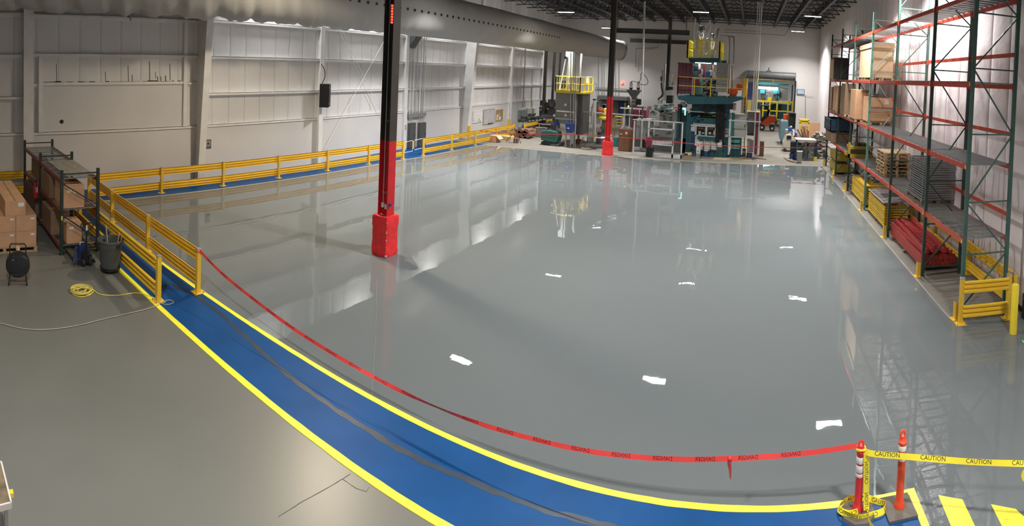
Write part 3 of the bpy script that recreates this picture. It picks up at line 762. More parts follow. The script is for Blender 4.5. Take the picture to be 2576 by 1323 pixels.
# lowest deck
z0 = RZ[0] + .085
t = T('storage_bin', 'large dark blue plastic bin on the lowest rack deck at the far end', 'bin', (5.6, 33.4, z0 + .7))
g = G(t); x0, x1, y0, y1 = 5.0, 6.45, 32.3, 34.9; za, zb = z0 + .68, z0 + 1.45
for a in ((x0, x1, y0, y0 + .05), (x0, x1, y1 - .05, y1), (x0, x0 + .05, y0, y1), (x1 - .05, x1, y0, y1)): g.box(*a, za, zb)
g.box(x0, x1, y0, y1, za, za + .05); g.build('bin_body', M('navy_plastic', (.015, .04, .075), .45), t)
g = G(t)
for zz in (za + .3, zb - .06): g.box(x0 - .02, x1 + .02, y0 - .02, y0, zz, zz + .06); g.box(x0 - .02, x0, y0, y1, zz, zz + .06)
g.build('rim', M('navy_plastic', (.015, .04, .075)), t)
carton(5.1, 6.45, 32.4, 34.8, z0, z0 + .67, 'brown crate under the large blue bin on the lowest rack deck', CARDD, tape=False, lab=False)
p0, p1 = aty(2135, 360, 26.0), aty(2198, 360, 26.0)
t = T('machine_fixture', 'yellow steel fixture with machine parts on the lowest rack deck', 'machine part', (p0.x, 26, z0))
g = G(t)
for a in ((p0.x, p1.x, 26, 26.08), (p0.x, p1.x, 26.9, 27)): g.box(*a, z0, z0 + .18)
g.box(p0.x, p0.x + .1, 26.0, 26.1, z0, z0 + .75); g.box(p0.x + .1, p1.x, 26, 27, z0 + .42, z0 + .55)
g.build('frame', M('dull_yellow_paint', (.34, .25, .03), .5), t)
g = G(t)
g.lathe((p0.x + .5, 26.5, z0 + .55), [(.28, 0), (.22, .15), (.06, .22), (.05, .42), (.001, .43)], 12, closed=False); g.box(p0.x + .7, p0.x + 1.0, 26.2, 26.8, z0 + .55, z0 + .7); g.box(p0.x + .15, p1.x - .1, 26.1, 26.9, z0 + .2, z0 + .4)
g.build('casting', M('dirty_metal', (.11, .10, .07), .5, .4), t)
# stack of wooden pallets
for i in range(7):
    pallet(6.02 + random.uniform(-.03, .03), 21.2 + random.uniform(-.04, .04), z0 + i * .142, 1.12, 1.3, [WOOD, WOOD, CARDL][i % 3] if i > 2 else WOOD, label='pale wooden pallet in the stack on the lowest rack deck', group='pallets stacked on the lowest rack deck')
# stack of wire decks
pallet(6.02, 16.55, z0, 1.15, 1.6, WOODD, label='worn pallet under the tall stack of grey wire decks')
def wiredeck():
    t = T('wire_deck_panel', 'grey wire deck panel in the tall stack on the lowest rack deck', 'wire deck', (0, 0, 0), 'wire deck panels stacked on the rack')
    g = G()
    for i in range(12): x = -.55 + i * .1; g.box(x - .004, x + .004, -.78, .78, .036, .044)
    for i in range(14): y = -.78 + i * .12; g.box(-.56, .56, y - .004, y + .004, .028, .036)
    g.box(-.56, -.552, -.78, .78, .012, .045); g.box(.552, .56, -.78, .78, .012, .045); g.box(-.56, .56, -.785, -.78, .0, .045)
    g.build('mesh', WIRE, t)
    g = G()
    for y in (-.78, -.26, .26, .74): g.box(-.56, .56, y, y + .04, -.012, .028)
    g.build('channel', M('deck_channel', (.25, .26, .26), .35, .5), t); return t
w0 = wiredeck(); zz = z0 + .145
for i in range(17):
    o = w0 if i == 0 else dup(w0, (0, 0, 0)); o.location = (6.05 + random.uniform(-.012, .012), 16.55 + random.uniform(-.012, .012), zz); zz += .073
# ground level: stacked yellow guardrails on pallets, grey sheet, red beams
def yellow_stack(Y0, Y1, n, label):
    cy = (Y0 + Y1) / 2
    pallet(5.92, cy, 0, 1.0, Y1 - Y0, WOODD, label='worn pallet under the ' + label)
    for i in range(n):
        g = G(); z = .145 + i * .1
        A, B = (lambda p, q: (5.43 + q, Y0 + .02, z + p)), (lambda p, q: (5.43 + q, Y1 - .02, z + p))
        g.prism([(p, q) for p, q in PROF], A, B)
        for yy in (Y0 + .1, (Y0 + Y1) / 2, Y1 - .18): g.box(5.46, 6.4, yy, yy + .07, z, z + .05)
        g.box(5.42, 5.47, Y0, Y1, z, z + .052)
        g.box(6.36, 6.4, Y0, Y1, z, z + .05)
        tag(g.build('guard_section', YEL if i % 3 else YEL2), 'yellow guard section lying in the ' + label, 'guard section', 'sections in the ' + label)
yellow_stack(23.7, 26.7, 9, 'yellow stack under the rack beside the far posts')
yellow_stack(20.0, 22.8, 8, 'yellow stack under the rack beside the red beams')
g = G(); g.xf = Matrix.Translation((5.95, 21.3, 1.10)) @ Matrix.Rotation(-.06, 4, 'Y'); g.box(-.62, .66, -1.4, 1.3, -.015, .015); tag(g.build('flat_sheet', M('grey_brown_sheet', (.24, .215, .21), .45)), 'flat grey-brown sheet lying on the nearer yellow stack', 'sheet')
rr = random.Random(11)
def steelbeam():
    t = T('spare_beam', 'spare red rack beam lying in the pile on the floor', 'rack beam', (0, 0, 0), 'spare red rack beams in the floor pile')
    g = G(); g.box(-.035, .035, -1.83, 1.83, 0, .09); g.box(-.035, .015, -1.83, 1.83, .09, .115); g.build('bar', ORBP, t)
    g = G(); g.box(-.045, .045, -1.86, -1.83, -.0, .15); g.box(-.045, .045, 1.83, 1.86, -.0, .15); g.build('end_plate', ORBP, t); return t
ORBP = M('pile_red_beam', (.42, .05, .045), .45, var=.15)
b0 = steelbeam(); first = True
for lay in range(5):
    for c in range(11 - (lay > 2) - 2 * (lay > 3)):
        if lay == 4 and c in (1, 4, 5): continue
        o = b0 if first else dup(b0, (0, 0, 0)); first = False
        o.location = (5.50 + c * .1 + max(0, lay - 2) * .05 + rr.uniform(-.006, .006), 17.2 + rr.uniform(-.03, .03) + (rr.uniform(-.1, .3) if lay > 2 else 0), .10 + lay * .118)
        o.rotation_euler = (0, 0, rr.uniform(-.002, .002) if lay < 3 else rr.uniform(-.03, .03))
g = G()
for y in (15.7, 17.2, 18.7): g.box(5.4, 6.6, y - .05, y + .05, 0, .1)
tag(g.build('timber_bearer', WOODD), 'worn timber bearers under the pile of red beams', 'timber')['kind'] = 'stuff'
# far yellow metal bins at floor level under the blue bin
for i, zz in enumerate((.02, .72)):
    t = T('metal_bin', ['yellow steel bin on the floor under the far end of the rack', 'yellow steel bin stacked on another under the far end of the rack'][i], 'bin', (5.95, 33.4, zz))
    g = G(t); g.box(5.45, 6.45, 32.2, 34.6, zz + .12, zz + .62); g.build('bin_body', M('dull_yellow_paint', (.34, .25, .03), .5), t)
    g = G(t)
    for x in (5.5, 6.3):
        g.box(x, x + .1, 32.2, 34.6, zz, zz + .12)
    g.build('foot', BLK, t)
g = G()
for i in range(26):
    a = Vector((rr.uniform(5.4, 6.4), rr.uniform(27.8, 31), .05)); g.bar(a, a + Vector((rr.uniform(-.4, .4), rr.uniform(-.4, .4), rr.uniform(0, .3))), rr.uniform(.03, .12))
tag(g.build('scrap_metal', M('scrap_parts', (.20, .18, .15), .5, .3, var=.5, scale=6)), 'scattered scrap parts on the floor under the far rack bay', 'scrap')['kind'] = 'stuff'
g = G()
for i in range(22):
    a = Vector((rr.uniform(5.5, 6.4), rr.uniform(23.9, 26.2), 1.08)); g.bar(a, a + Vector((rr.uniform(-.3, .3), rr.uniform(-.4, .4), rr.uniform(0, .15))), rr.uniform(.04, .12))
tag(g.build('scrap_metal', MATS['scrap_parts']), 'rusty scrap parts heaped on the farther yellow stack', 'scrap')['kind'] = 'stuff'
t = T('charger_box', 'black box with a green light at the foot of the rack-side wall', 'electrical box', (6.85, 11.0, .0))
p = atx(2572, 815, 6.78)
g = G(t); g.box(6.8, 6.98, p.y - .35, p.y + .1, .0, .62); g.build('case', BLK, t, bevel=.01)
g = G(t); g.box(6.79, 6.80, p.y - .1, p.y + .0, .5, .55); g.build('indicator_light', M('green_glow', (.02, 1, .2), emit=4), t)
# ================================================================ LEFT: SMALL RACK, CARTONS, TOOLS
LX = [-14.2, -16.9, -19.6]; LY0, LY1 = 3.85, 4.93
rk = T('pallet_rack', 'low dark green pallet rack with faded red beams beside the stacked cartons', 'rack', (-14.2, 4, 0))
for x in LX:
    g = G(rk); w = .04
    for y in (LY0, LY1): g.box(x - w, x + w, y - w, y + w, .01, 2.42); g.box(x - .07, x + .07, y - .07, y + .07, 0, .012)
    fr = g.build('upright_frame', GRN3, rk)
    g = G(rk)
    for a in (.12, 2.3): g.bar((x, LY0, a), (x, LY1, a), .035)
    g.bar((x, LY0, 2.05), (x, LY1, 1.35), .035); g.bar((x, LY0, 1.15), (x, LY1, .35), .035)
    g.build('brace', GRN3, fr)
    g = G(rk); g.box(x + w, x + w + .002, LY0 - .02, LY0 + .02, 1.0, 1.12); g.build('sticker', YEL2, fr) if x > -15 else None
LZ = [.16, 1.2, 2.1]
ORB3 = M('old_rust_red_beam', (.20, .05, .035), .55, var=.15)
for a, b in zip(LX[:-1], LX[1:]):
    for z in LZ:
        for y in (LY0, LY1): g = G(rk); g.box(b + .05, a - .05, y - .025, y + .025, z - .06, z + .05); g.build('beam', ORB3, rk)
        g = G(rk)
        for i in range(26): xx = b + .1 + i * .1; g.box(xx - .004, xx + .004, LY0, LY1, z + .05, z + .058)
        for i in range(10): yy = LY0 + .05 + i * .113; g.box(b + .05, a - .05, yy - .004, yy + .004, z + .058, z + .066)
        for i in range(6): xx = b + .2 + i * .47; g.box(xx - .03, xx + .03, LY0, LY1, z + .03, z + .05)
        g.build('wire_deck', WIRE, rk)
def lcarton(x0, x1, px0, px1, z0, z1, label, mat=CARD, **k):
    ya = atx(px0, 520, x1).y; yb = atx(px1, 520, x1).y
    return carton(x0, x1, ya, yb, z0, z1, label, mat, labside='+x', tape=False, **k)
c = lcarton(-15.3, -14.35, 159, 212, 1.27, 1.92, 'carton with a round yellow sticker on the upper shelf of the low green rack', CARD)
g = G(c); ya = atx(187, 485, -14.35).y; g.lathe((-14.348, ya, 1.72), [(.05, 0), (.05, .002)], 16, axis='x'); g.build('round_sticker', M('cream_sticker', (.75, .65, .35), .5), c)
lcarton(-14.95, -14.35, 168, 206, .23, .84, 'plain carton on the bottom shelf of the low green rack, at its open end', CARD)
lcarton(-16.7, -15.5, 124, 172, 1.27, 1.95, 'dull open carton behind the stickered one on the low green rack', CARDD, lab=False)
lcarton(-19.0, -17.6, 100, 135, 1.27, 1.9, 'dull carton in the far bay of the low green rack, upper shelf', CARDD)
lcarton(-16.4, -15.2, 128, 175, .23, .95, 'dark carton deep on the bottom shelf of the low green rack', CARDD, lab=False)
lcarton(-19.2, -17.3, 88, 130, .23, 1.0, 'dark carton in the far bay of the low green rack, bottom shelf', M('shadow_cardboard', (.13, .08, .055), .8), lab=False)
g = G(); g.bar((-14.5, 4.02, 1.30), (-15.9, 4.0, 1.30), .09, .03); tag(g.build('wood_plank', WOOD), 'pale plank lying on the upper shelf of the low green rack', 'plank')
g = G(); g.bar((-14.4, 4.02, .86), (-14.9, 4.1, .87), .12, .02); tag(g.build('cardboard_scrap', CARDL), 'torn pale cardboard strip on the bottom shelf of the low green rack', 'cardboard')
# upper panels lying on the rack top
g = G(); g.box(-16.7, -14.5, 4.05, 4.9, 2.17, 2.19); tag(g.build('wood_board', M('pale_worn_board', (.27, .25, .21), .8, var=.25, scale=5)), 'pale worn board lying across the top of the low green rack', 'board')
# fire extinguisher behind
t = T('fire_extinguisher', 'red fire extinguisher seen between the low rack and the cartons', 'fire extinguisher', (-17.0, 3.72, .9))
g = G(t); g.lathe((-17.0, 3.72, .9), [(.001, 0), (.085, .01), (.085, .42), (.04, .5), (.03, .54)], 16, closed=False); g.build('cylinder', RED, t, smooth=True)
g = G(t); g.box(-17.04, -16.96, 3.70, 3.74, 1.44, 1.5); g.tube([(-16.98, 3.72, 1.46), (-16.9, 3.7, 1.4), (-16.9, 3.7, 1.1)], .012, 6); g.build('valve', BLK, t)
g = G(t); g.box(-16.93, -16.91, 3.68, 3.76, 1.1, 1.28); g.build('label_plate', PAPER, t)

# cartons on a pallet
XF = -14.62
yb = [atx(-70, 600, XF).y, atx(-14, 600, XF).y, atx(40, 600, XF).y, atx(92, 600, XF).y]
pallet(-15.9, (yb[0] + yb[3]) / 2, 0, 2.6, yb[3] - yb[0] + .05, WOOD, label='wooden pallet under the stack of brown cartons')
def scarton(y0, y1, x0, x1, z0, z1, label, group=None):
    t = T('cardboard_box', label, 'box', ((x0 + x1) / 2, (y0 + y1) / 2, z0), group)
    g = G(t); g.box(x0, x1, y0 + .004, y1 - .004, z0, z1 - .003); g.build('carton_body', CARD, t, bevel=.006)
    g = G(t); g.box(x0 - .001, x1 + .001, (y0 + y1) / 2 - .025, (y0 + y1) / 2 + .025, z1 - .003, z1 - .001); g.build('packing_tape', MATS['packing_tape'], t)
    g = G(t); g.box(x1, x1 + .003, y1 - .17, y1 - .06, z1 - .12, z1 - .07); g.build('paper_label', PAPER, t); return t
rows = [('bottom', .145, .60), ('second', .602, 1.06)]
cols_ = ['cut off by the picture edge', 'in the middle column', 'in the column nearest the rack']
for nm, z0_, z1_ in rows:
    for c_ in range(3):
        for d in range(2):
            lb = 'brown carton, %s layer of the pallet stack, %s, %s' % (nm, cols_[c_], 'front' if d == 0 else 'behind')
            scarton(yb[c_], yb[c_ + 1], XF - 1.22 * (d + 1) + .02 * d, XF - 1.22 * d - .01, z0_, z1_, lb.replace('the picture edge', 'the edge'))
ya, yc = atx(13, 560, XF).y, atx(65, 560, XF).y
t = scarton(ya, yc, XF - 1.3, XF - .02, 1.062, 1.50, 'brown carton with two white labels on top of the pallet stack, front')
g = G(t); g.box(XF - .02, XF - .016, yc - .22, yc - .05, 1.33, 1.44); g.build('paper_label', PAPER, t)
scarton(ya, yc, XF - 2.5, XF - 1.32, 1.062, 1.50, 'brown carton on top of the pallet stack, behind the labelled one')

# drum drain cleaner (black disc on a two-wheel frame)
t = T('drain_cleaning_machine', 'black round drum machine on small wheels in front of the carton pallet', 'machine', (-12.7, 2.32, 0))
dv = Vector((12.7, -2.32, 0)).normalized(); sv = Vector((-dv.y, dv.x, 0)); C0 = Vector((-12.7, 2.32, .44))
Mx = Matrix((sv, Vector((0, 0, 1)), dv)).transposed().to_4x4(); Mx.translation = C0
g = G(t); g.xf = Mx; g.lathe((0, 0, 0), [(.001, -.17), (.27, -.16), (.30, -.12), (.30, .1), (.275, .15), (.14, .17), (.001, .17)], 40, closed=False); g.build('drum', M('black_drum', (.012, .012, .014), .45, var=.2, scale=12), t, smooth=True)
g = G(t); g.xf = Mx
for s in (-.2, .2): g.tube([(s, -.38, .12), (s, .28, -.02), (s, .45, -.05), (s * .85, .5, -.05)], .016, 8)
g.tube([(-.17, .5, -.05), (.17, .5, -.05)], .02, 8); g.tube([(-.2, -.2, .17), (.2, -.2, .17)], .014, 8); g.tube([(-.22, -.35, .2), (.22, -.35, .2)], .012, 8)
g.build('frame', BLK, t, smooth=True)
for s in (-.22, .22):
    g = G(t); g.xf = Mx @ Matrix.Translation((s, -.35, .2)); g.lathe((0, 0, 0), [(.05, -.018), (.09, -.018), (.09, .018), (.05, .018)], 20, axis='x'); g.build('wheel', BLKR, t)
g = G(t); lettering(g, 'Spartan', lambda u, v: Mx @ Vector((-.13 + u * .045, .14 + v * .045, .162))); g.build('lettering', PAPER, t)
g = G(t); g.xf = Mx; g.cyl((0, .36, -.02), (0, .44, -.02), .05, 12); g.build('guide_tube', CARDL, t)

# trash can
cx, cy = -12.74, 4.78
t = T('trash_can', 'round grey trash can on a black wheeled dolly holding wooden sticks', 'trash can', (cx, cy, 0))
g = G(t); g.lathe((cx, cy, 0), [(.20, .12), (.245, .13), (.30, .62), (.305, .64), (.315, .66), (.325, .80), (.345, .81), (.345, .85), (.32, .86), (.31, .80), (.235, .16), (.001, .15)], 40, closed=False); g.build('bin_body', TRASH, t, smooth=True)
g = G(t)
for a in (.3, .3 + PI): g.box(cx + .33 * math.cos(a) - .03, cx + .33 * math.cos(a) + .03, cy + .33 * math.sin(a) - .05, cy + .33 * math.sin(a) + .05, .70, .76)
g.split('handle', BLK, t)
g = G(t); g.lathe((cx, cy, 0), [(.20, .06), (.26, .06), (.27, .13), (.25, .14), (.001, .12)], 32, closed=False)
for a in range(5): q = a * 2 * PI / 5; g.lathe((cx + .2 * math.cos(q), cy + .2 * math.sin(q), .035), [(.035, -.015), (.035, .015)], 12, axis='y')
g.build('dolly', BLK, t, smooth=True)
for i, (a, b, w) in enumerate((((cx + .02, cy - .03, .3), (cx - .02, cy - .12, 1.22), .045), ((cx + .1, cy + .1, .3), (cx + .08, cy + .22, 1.02), .035), ((cx + .12, cy + .18, .3), (cx + .1, cy + .28, .95), .03))):
    g = G(); g.bar(a, b, w, .02); tag(g.build('wooden_stick', WOOD), ['tallest pale wooden stick in the grey trash can', 'tilted pale wooden stick in the grey trash can, middle one', 'shortest tilted wooden stick in the grey trash can'][i], 'stick')
# pallet jack
t = T('pallet_jack', 'blue hand pallet jack parked against the low green rack', 'pallet jack', (-13.35, 4.3, 0))
BJ = M('jack_blue', (.01, .024, .085), .4, var=.1)
g = G(t)
for y in (4.08, 4.50):
    g.add([(-13.6, y - .08, .07), (-13.6, y + .08, .07), (-14.85, y + .08, .07), (-14.85, y - .08, .07), (-13.6, y - .08, .15), (-13.6, y + .08, .15), (-14.8, y + .06, .11), (-14.8, y - .06, .11)], [(0, 1, 2, 3), (4, 5, 6, 7), (0, 1, 5, 4), (1, 2, 6, 5), (2, 3, 7, 6), (3, 0, 4, 7)])
g.build('fork', M('worn_fork_metal', (.08, .07, .05), .5, .3), t)
g = G(t)
g.add([(-13.62, 4.02, .12), (-13.62, 4.56, .12), (-13.44, 4.42, .14), (-13.44, 4.16, .14), (-13.60, 4.16, .46), (-13.60, 4.42, .46), (-13.5, 4.38, .56), (-13.5, 4.20, .56)], [(0, 1, 2, 3), (4, 5, 6, 7), (0, 1, 5, 4), (1, 2, 6, 5), (2, 3, 7, 6), (3, 0, 4, 7)])
g.add([(-13.42, 3.95, .03), (-13.42, 4.1, .03), (-13.7, 4.2, .4), (-13.7, 4.1, .4), (-13.38, 3.95, .03), (-13.38, 4.1, .03), (-13.66, 4.2, .4), (-13.66, 4.1, .4)], [(0, 1, 2, 3), (4, 5, 6, 7), (0, 1, 5, 4), (1, 2, 6, 5), (2, 3, 7, 6), (3, 0, 4, 7)])
g.build('lift_frame', BJ, t, bevel=.01)
g = G(t); g.box(-13.42, -13.22, 4.2, 4.38, .12, .3); g.cyl((-13.32, 4.29, .2), (-13.32, 4.29, .42), .06, 12); g.box(-13.35, -13.2, 4.05, 4.53, .08, .13); g.build('hydraulic_pump', BLK, t)
for y in (4.2, 4.38):
    g = G(t); g.lathe((-13.25, y, .09), [(.02, -.03), (.09, -.03), (.09, .03), (.02, .03)], 20, axis='y'); g.build('wheel', BLKR, t, smooth=True)
g = G(t); g.tube([(-13.30, 4.29, .3), (-13.22, 4.28, .95)], .022, 8)
g.tube([(-13.22, 4.28, .93), (-13.22, 4.16, 1.0), (-13.2, 4.10, 1.1), (-13.2, 4.14, 1.17), (-13.2, 4.28, 1.19), (-13.2, 4.42, 1.17), (-13.2, 4.46, 1.1), (-13.22, 4.40, 1.0), (-13.22, 4.28, .93)], .017, 8)
g.build('steering_handle', BLK, t, smooth=True)
g = G(t); g.box(-13.215, -13.205, 4.26, 4.30, .98, 1.12); g.build('label_plate', PAPER, t)
g = G(t); g.box(-13.52, -13.5, 4.18, 4.30, .48, .56); g.build('label_plate', PAPER, t)

# yellow cable
def cr(pts, n=8, closed=False):
    P = [Vector(p) for p in pts]; out = []
    k = len(P)
    for i in range(k - 1 if not closed else k):
        p0, p1, p2, p3 = P[max(i - 1, 0) if not closed else i - 1], P[i], P[(i + 1) % k], P[min(i + 2, k - 1) if not closed else (i + 2) % k]
        for j in range(n):
            t_ = j / n; out.append(.5 * ((2 * p1) + (p2 - p0) * t_ + (2 * p0 - 5 * p1 + 4 * p2 - p3) * t_ * t_ + (3 * p1 - p0 - 3 * p2 + p3) * t_ ** 3))
    if not closed: out.append(P[-1])
    return out
g = G(); cpts = []
cc = atz(205, 734)
for i in range(110):
    a = i * .42; r = .19 + .05 * math.sin(i * .42 / 6.28 * 2.3); cpts.append((cc.x + 1.05 * r * math.cos(a) + .05 * math.sin(i * .11), cc.y + r * 1.1 * math.sin(a) + .05 * math.cos(i * .083), .012 + .008 * (i // 15)))
tail = [atz(x, y) for x, y in ((232, 728), (252, 742), (300, 744), (345, 738), (385, 750), (405, 762))]
cpts += [(p.x, p.y, .014) for p in tail]
g.tube(cr(cpts, 3), .011, 6); tag(g.build('extension_cable', M('yellow_cable', (.72, .60, .10), .45), smooth=True), 'coiled yellow cable on the worn floor near the railing end', 'cable')
g = G(); lp_ = [atz(x, y) for x, y in ((385, 752), (408, 766), (425, 768), (437, 762), (425, 757), (408, 762), (385, 775), (330, 789), (260, 805), (190, 822), (120, 831), (60, 829), (0, 815), (-60, 800))]
pts = [(p.x, p.y, .022) for p in lp_]
g.tube(cr(pts, 8), .008, 6); tag(g.build('extension_cable', M('pale_cable', (.40, .38, .28), .5), smooth=True), 'thin cable looping at the railing foot and trailing across the worn floor', 'cable')

# corner of a cart at the lower edge
t = T('work_cart', 'corner of a pale-edged cart just showing at the lower edge of the view', 'cart', (-5.8, .9, 0))
ps = [atz(x, y, .75) for x, y in ((3, 1163), (28, 1266), (-70, 1290), (-90, 1180))]
g = G(t); g.cur = 0; g.add([(p.x, p.y, .752) for p in ps], [(0, 1, 2, 3)]); g.build('top', M('stained_board', (.16, .12, .07), .6, var=.5, scale=6), t)
g = G(t)
for a, b in zip(ps, ps[1:] + ps[:1]): g.bar((a.x, a.y, .73), (b.x, b.y, .73), .02, .07)
g.add([(p.x, p.y, .70) for p in ps], [(0, 1, 2, 3)]); g.build('rim', M('pale_rim', (.55, .50, .46), .5), t)
g = G(t)
for p in ps: q = (p + (sum(ps, Vector()) / 4 - p) * .2); g.box(q.x - .02, q.x + .02, q.y - .02, q.y + .02, 0, .70)
g.split('leg', GRY, t)
p = atz(23, 1236, .72); g = G(t); g.cb((p.x + .01, p.y, .7), (.06, .09, .05)); g.build('yellow_clamp', YEL, t)

# ================================================================ LEFT WALL EQUIPMENT
p = atx(817, 240, -20.25)
t = T('loudspeaker', 'large black loudspeaker hung on the narrow white wall column', 'loudspeaker', (p.x, p.y, p.z - .65))
g = G(t); g.xf = Matrix.Translation((p.x, p.y, p.z)) @ Matrix.Rotation(.65, 4, 'Z'); g.box(-.24, .26, -.30, .30, -.62, .62); g.build('cabinet', BLK, t, bevel=.02)
g = G(t); g.xf = Matrix.Translation((p.x, p.y, p.z)) @ Matrix.Rotation(.65, 4, 'Z'); g.box(.26, .275, -.27, .27, -.58, .58); g.build('grille', M('black_mesh', (.02, .02, .022), .7, bump=.5, bscale=120), t)
g = G(t); g.xf = Matrix.Translation((p.x, p.y, p.z)) @ Matrix.Rotation(.65, 4, 'Z')
for zz in (-.42, .42): g.box(.275, .28, -.24, -.10, zz - .03, zz + .03)
g.split('badge', GRY, t)
g = G(t); g.tube(cr([(XL + .4, 19.5, p.z + .62), (XL + .45, 19.65, p.z + 1.0), (XL + .42, 19.6, p.z + 1.4), (XL + .4, 19.4, p.z + 1.65)]), .02, 6); g.box(XL + .385, p.x, 19.4, 19.5, p.z + .3, p.z + .36); g.box(XL + .385, p.x, 19.4, 19.5, p.z - .36, p.z - .3); g.split('bracket', BLK, t)
t = T('switch_box', 'small grey control box on the wide tapered wall column', 'control box', (-20.3, 12.0, 1.75))
g = G(t); a, b = atx(514, 352, -20.36), atx(527, 374, -20.36); g.box(-20.42, -20.34, a.y + .02, b.y + .08, b.z, a.z); g.build('case', GRYD, t, bevel=.01)
g = G(t); g.box(-20.34, -20.335, a.y + .06, b.y + .04, b.z + .1, a.z - .05); g.build('face_plate', GRY, t)
g = G(t); g.cyl((-20.335, (a.y + b.y) / 2 + .05, (a.z + b.z) / 2 + .04), (-20.31, (a.y + b.y) / 2 + .05, (a.z + b.z) / 2 + .04), .04, 12); g.build('button', BLK, t)
g = G(); g.tube(cr([atx(313, 37, XL + .3), atx(322, 41, XL + .3), atx(328, 46, XL + .3), atx(329, 53, XL + .3)], 5), .015, 6); tag(g.build('loose_cable', BLK, smooth=True), 'short black cable end hanging under the duct above the old doorway', 'cable')
# x bracing rods
for i, (a, b, lab) in enumerate((((854, 78), (950, 285), 'thin bracing rod sloping down toward the near red column'), ((862, 78), (965, 300), 'second thin bracing rod beside the first'), ((968, 100), (818, 372), 'thin bracing rod rising toward the near red column'))):
    g = G(); g.tube([atx(*a, XL + .24), atx(*b, XL + .24)], .011, 6); tag(g.build('bracing_rod', GIRT, smooth=True), lab, 'rod')
# electrical panels
EXX = XL + .32
def wpanel(name, cat, lab, px0, py0, px1, py1, mat, dep=.18, X=XL + .09, door=True):
    a, b = atx(px0, (py0 + py1) / 2, X), atx(px1, (py0 + py1) / 2, X); zt, zb = atx((px0 + px1) / 2, py0, X).z, max(.02, atx((px0 + px1) / 2, py1, X).z)
    t = T(name, lab, cat, (X, (a.y + b.y) / 2, zb))
    g = G(t); g.box(XL + .075, X + dep, a.y, b.y, zb, zt); g.build('case', mat, t)
    if door:
        g = G(t); g.box(X + dep, X + dep + .012, a.y + .04, b.y - .04, zb + .05, zt - .05); d = g.build('door', mat, t)
        g = G(t); g.box(X + dep + .012, X + dep + .04, b.y - .1, b.y - .07, (zb + zt) / 2 - .08, (zb + zt) / 2 + .08); g.build('handle', BLK, d)
    return t, a.y, b.y, zb, zt
wpanel('electrical_panel', 'electrical panel', 'dark grey electrical panel beside the white column, nearer of two', 1025, 309, 1040, 371, GRYD)
wpanel('electrical_panel', 'electrical panel', 'dark grey electrical panel at the rail gap, farther of two', 1050, 308, 1066, 368, GRYD)
t, ya, yb_, zb, zt = wpanel('wireway', 'wireway', 'horizontal grey wireway above the two dark electrical panels', 1024, 284, 1067, 293, GRY, door=False)
for i, px in enumerate((1029, 1033, 1037, 1044, 1054, 1060, 1065)):
    y = atx(px, 230, XL + .16).y; g = G(); g.tube([(XL + .26, y, zt), (XL + .26, y, 7.6)], .03, 8); tag(g.build('conduit', GRYL if i % 2 else GIRT, smooth=True), 'pale vertical conduit rising from the grey wireway', 'conduit', 'conduits above the wireway')
for px in (1029, 1034, 1053, 1058, 1063):
    y = atx(px, 300, XL + .16).y; g = G(); g.tube([(XL + .24, y, 1.75), (XL + .24, y, zb)], .022, 8); tag(g.build('conduit', GRYL, smooth=True), 'short conduit stub between the wireway and a dark panel', 'conduit', 'stubs under the wireway')
g = G(); a, b = atx(1034, 80, XL + .5), atx(1048, 122, XL + .5); g.add([(XL + .1, a.y, a.z + .2), (XL + 1.1, a.y + .2, a.z + .2), (XL + .3, a.y + .1, b.z), (XL + .1, b.y, a.z + .2), (XL + 1.1, b.y + .2, a.z + .2), (XL + .3, b.y + .1, b.z)], [(0, 1, 2), (5, 4, 3), (0, 3, 4, 1), (1, 4, 5, 2), (2, 5, 3, 0)])
tag(g.build('heater_hood', GRYD), 'dark wedge-shaped hood under the duct above the conduits', 'hood')
g = G(); g.box(XL + .385, XL + .42, 26.92, 27.08, 1.35, 1.65); tag(g.build('junction_box', GRYL), 'small grey box on the white column by the electrical panels', 'box')
# boards on the wall past the second tapered column
def wboard(name, cat, lab, px0, py0, px1, py1, mat, frame):
    X = XL + .09; a, b = atx(px0, (py0 + py1) / 2, X), atx(px1, (py0 + py1) / 2, X); zt, zb = atx(px0, py0, X).z, atx(px0, py1, X).z
    t = T(name, lab, cat, (X, a.y, zb)); g = G(t); g.box(XL + .07, X + .015, a.y, b.y, zb, zt); g.build('panel', mat, t)
    g = G(t)
    for bb in ((a.y - .03, b.y + .03, zb - .03, zb), (a.y - .03, b.y + .03, zt, zt + .03), (a.y - .03, a.y, zb, zt), (b.y, b.y + .03, zb, zt)): g.box(XL + .07, X + .03, *bb)
    g.build('board_frame', frame, t); return t, a.y, b.y, zb, zt
t, a, b, z0_, z1_ = wboard('whiteboard', 'whiteboard', 'whiteboard on the wall past the far tapered column', 1216, 277, 1243, 313, M('whiteboard_face', (.55, .54, .56), .3), GRY)
g = G(t); g.box(XL + .1, XL + .18, a + .8, b - .3, z0_, z0_ + .05); g.build('pen_tray', GRYD, t)
t, a, b, z0_, z1_ = wboard('corkboard', 'corkboard', 'brown corkboard with papers, beside the whiteboard', 1247, 277, 1264, 305, M('cork', (.36, .25, .11), .8, var=.2, scale=10), M('cork_frame', (.5, .45, .35), .5))
g = G(t)
for u, v, w, h in ((.1, .35, .25, .2), (.1, .1, .2, .2), (.45, .08, .3, .3), (.42, .5, .1, .14)): g.box(XL + .106, XL + .11, a + (b - a) * u, a + (b - a) * (u + w), z0_ + (z1_ - z0_) * v, z0_ + (z1_ - z0_) * (v + h))
g.build('pinned_paper', PAPER, t, kind='stuff')
rr = random.Random(9)
t, a, b, z0_, z1_ = wboard('drawing_sheet', 'drawing', 'large pale drawing sheet on the wall beside the whiteboard', 1190, 281, 1213, 309, PAPER, WHT)
g = G(t)
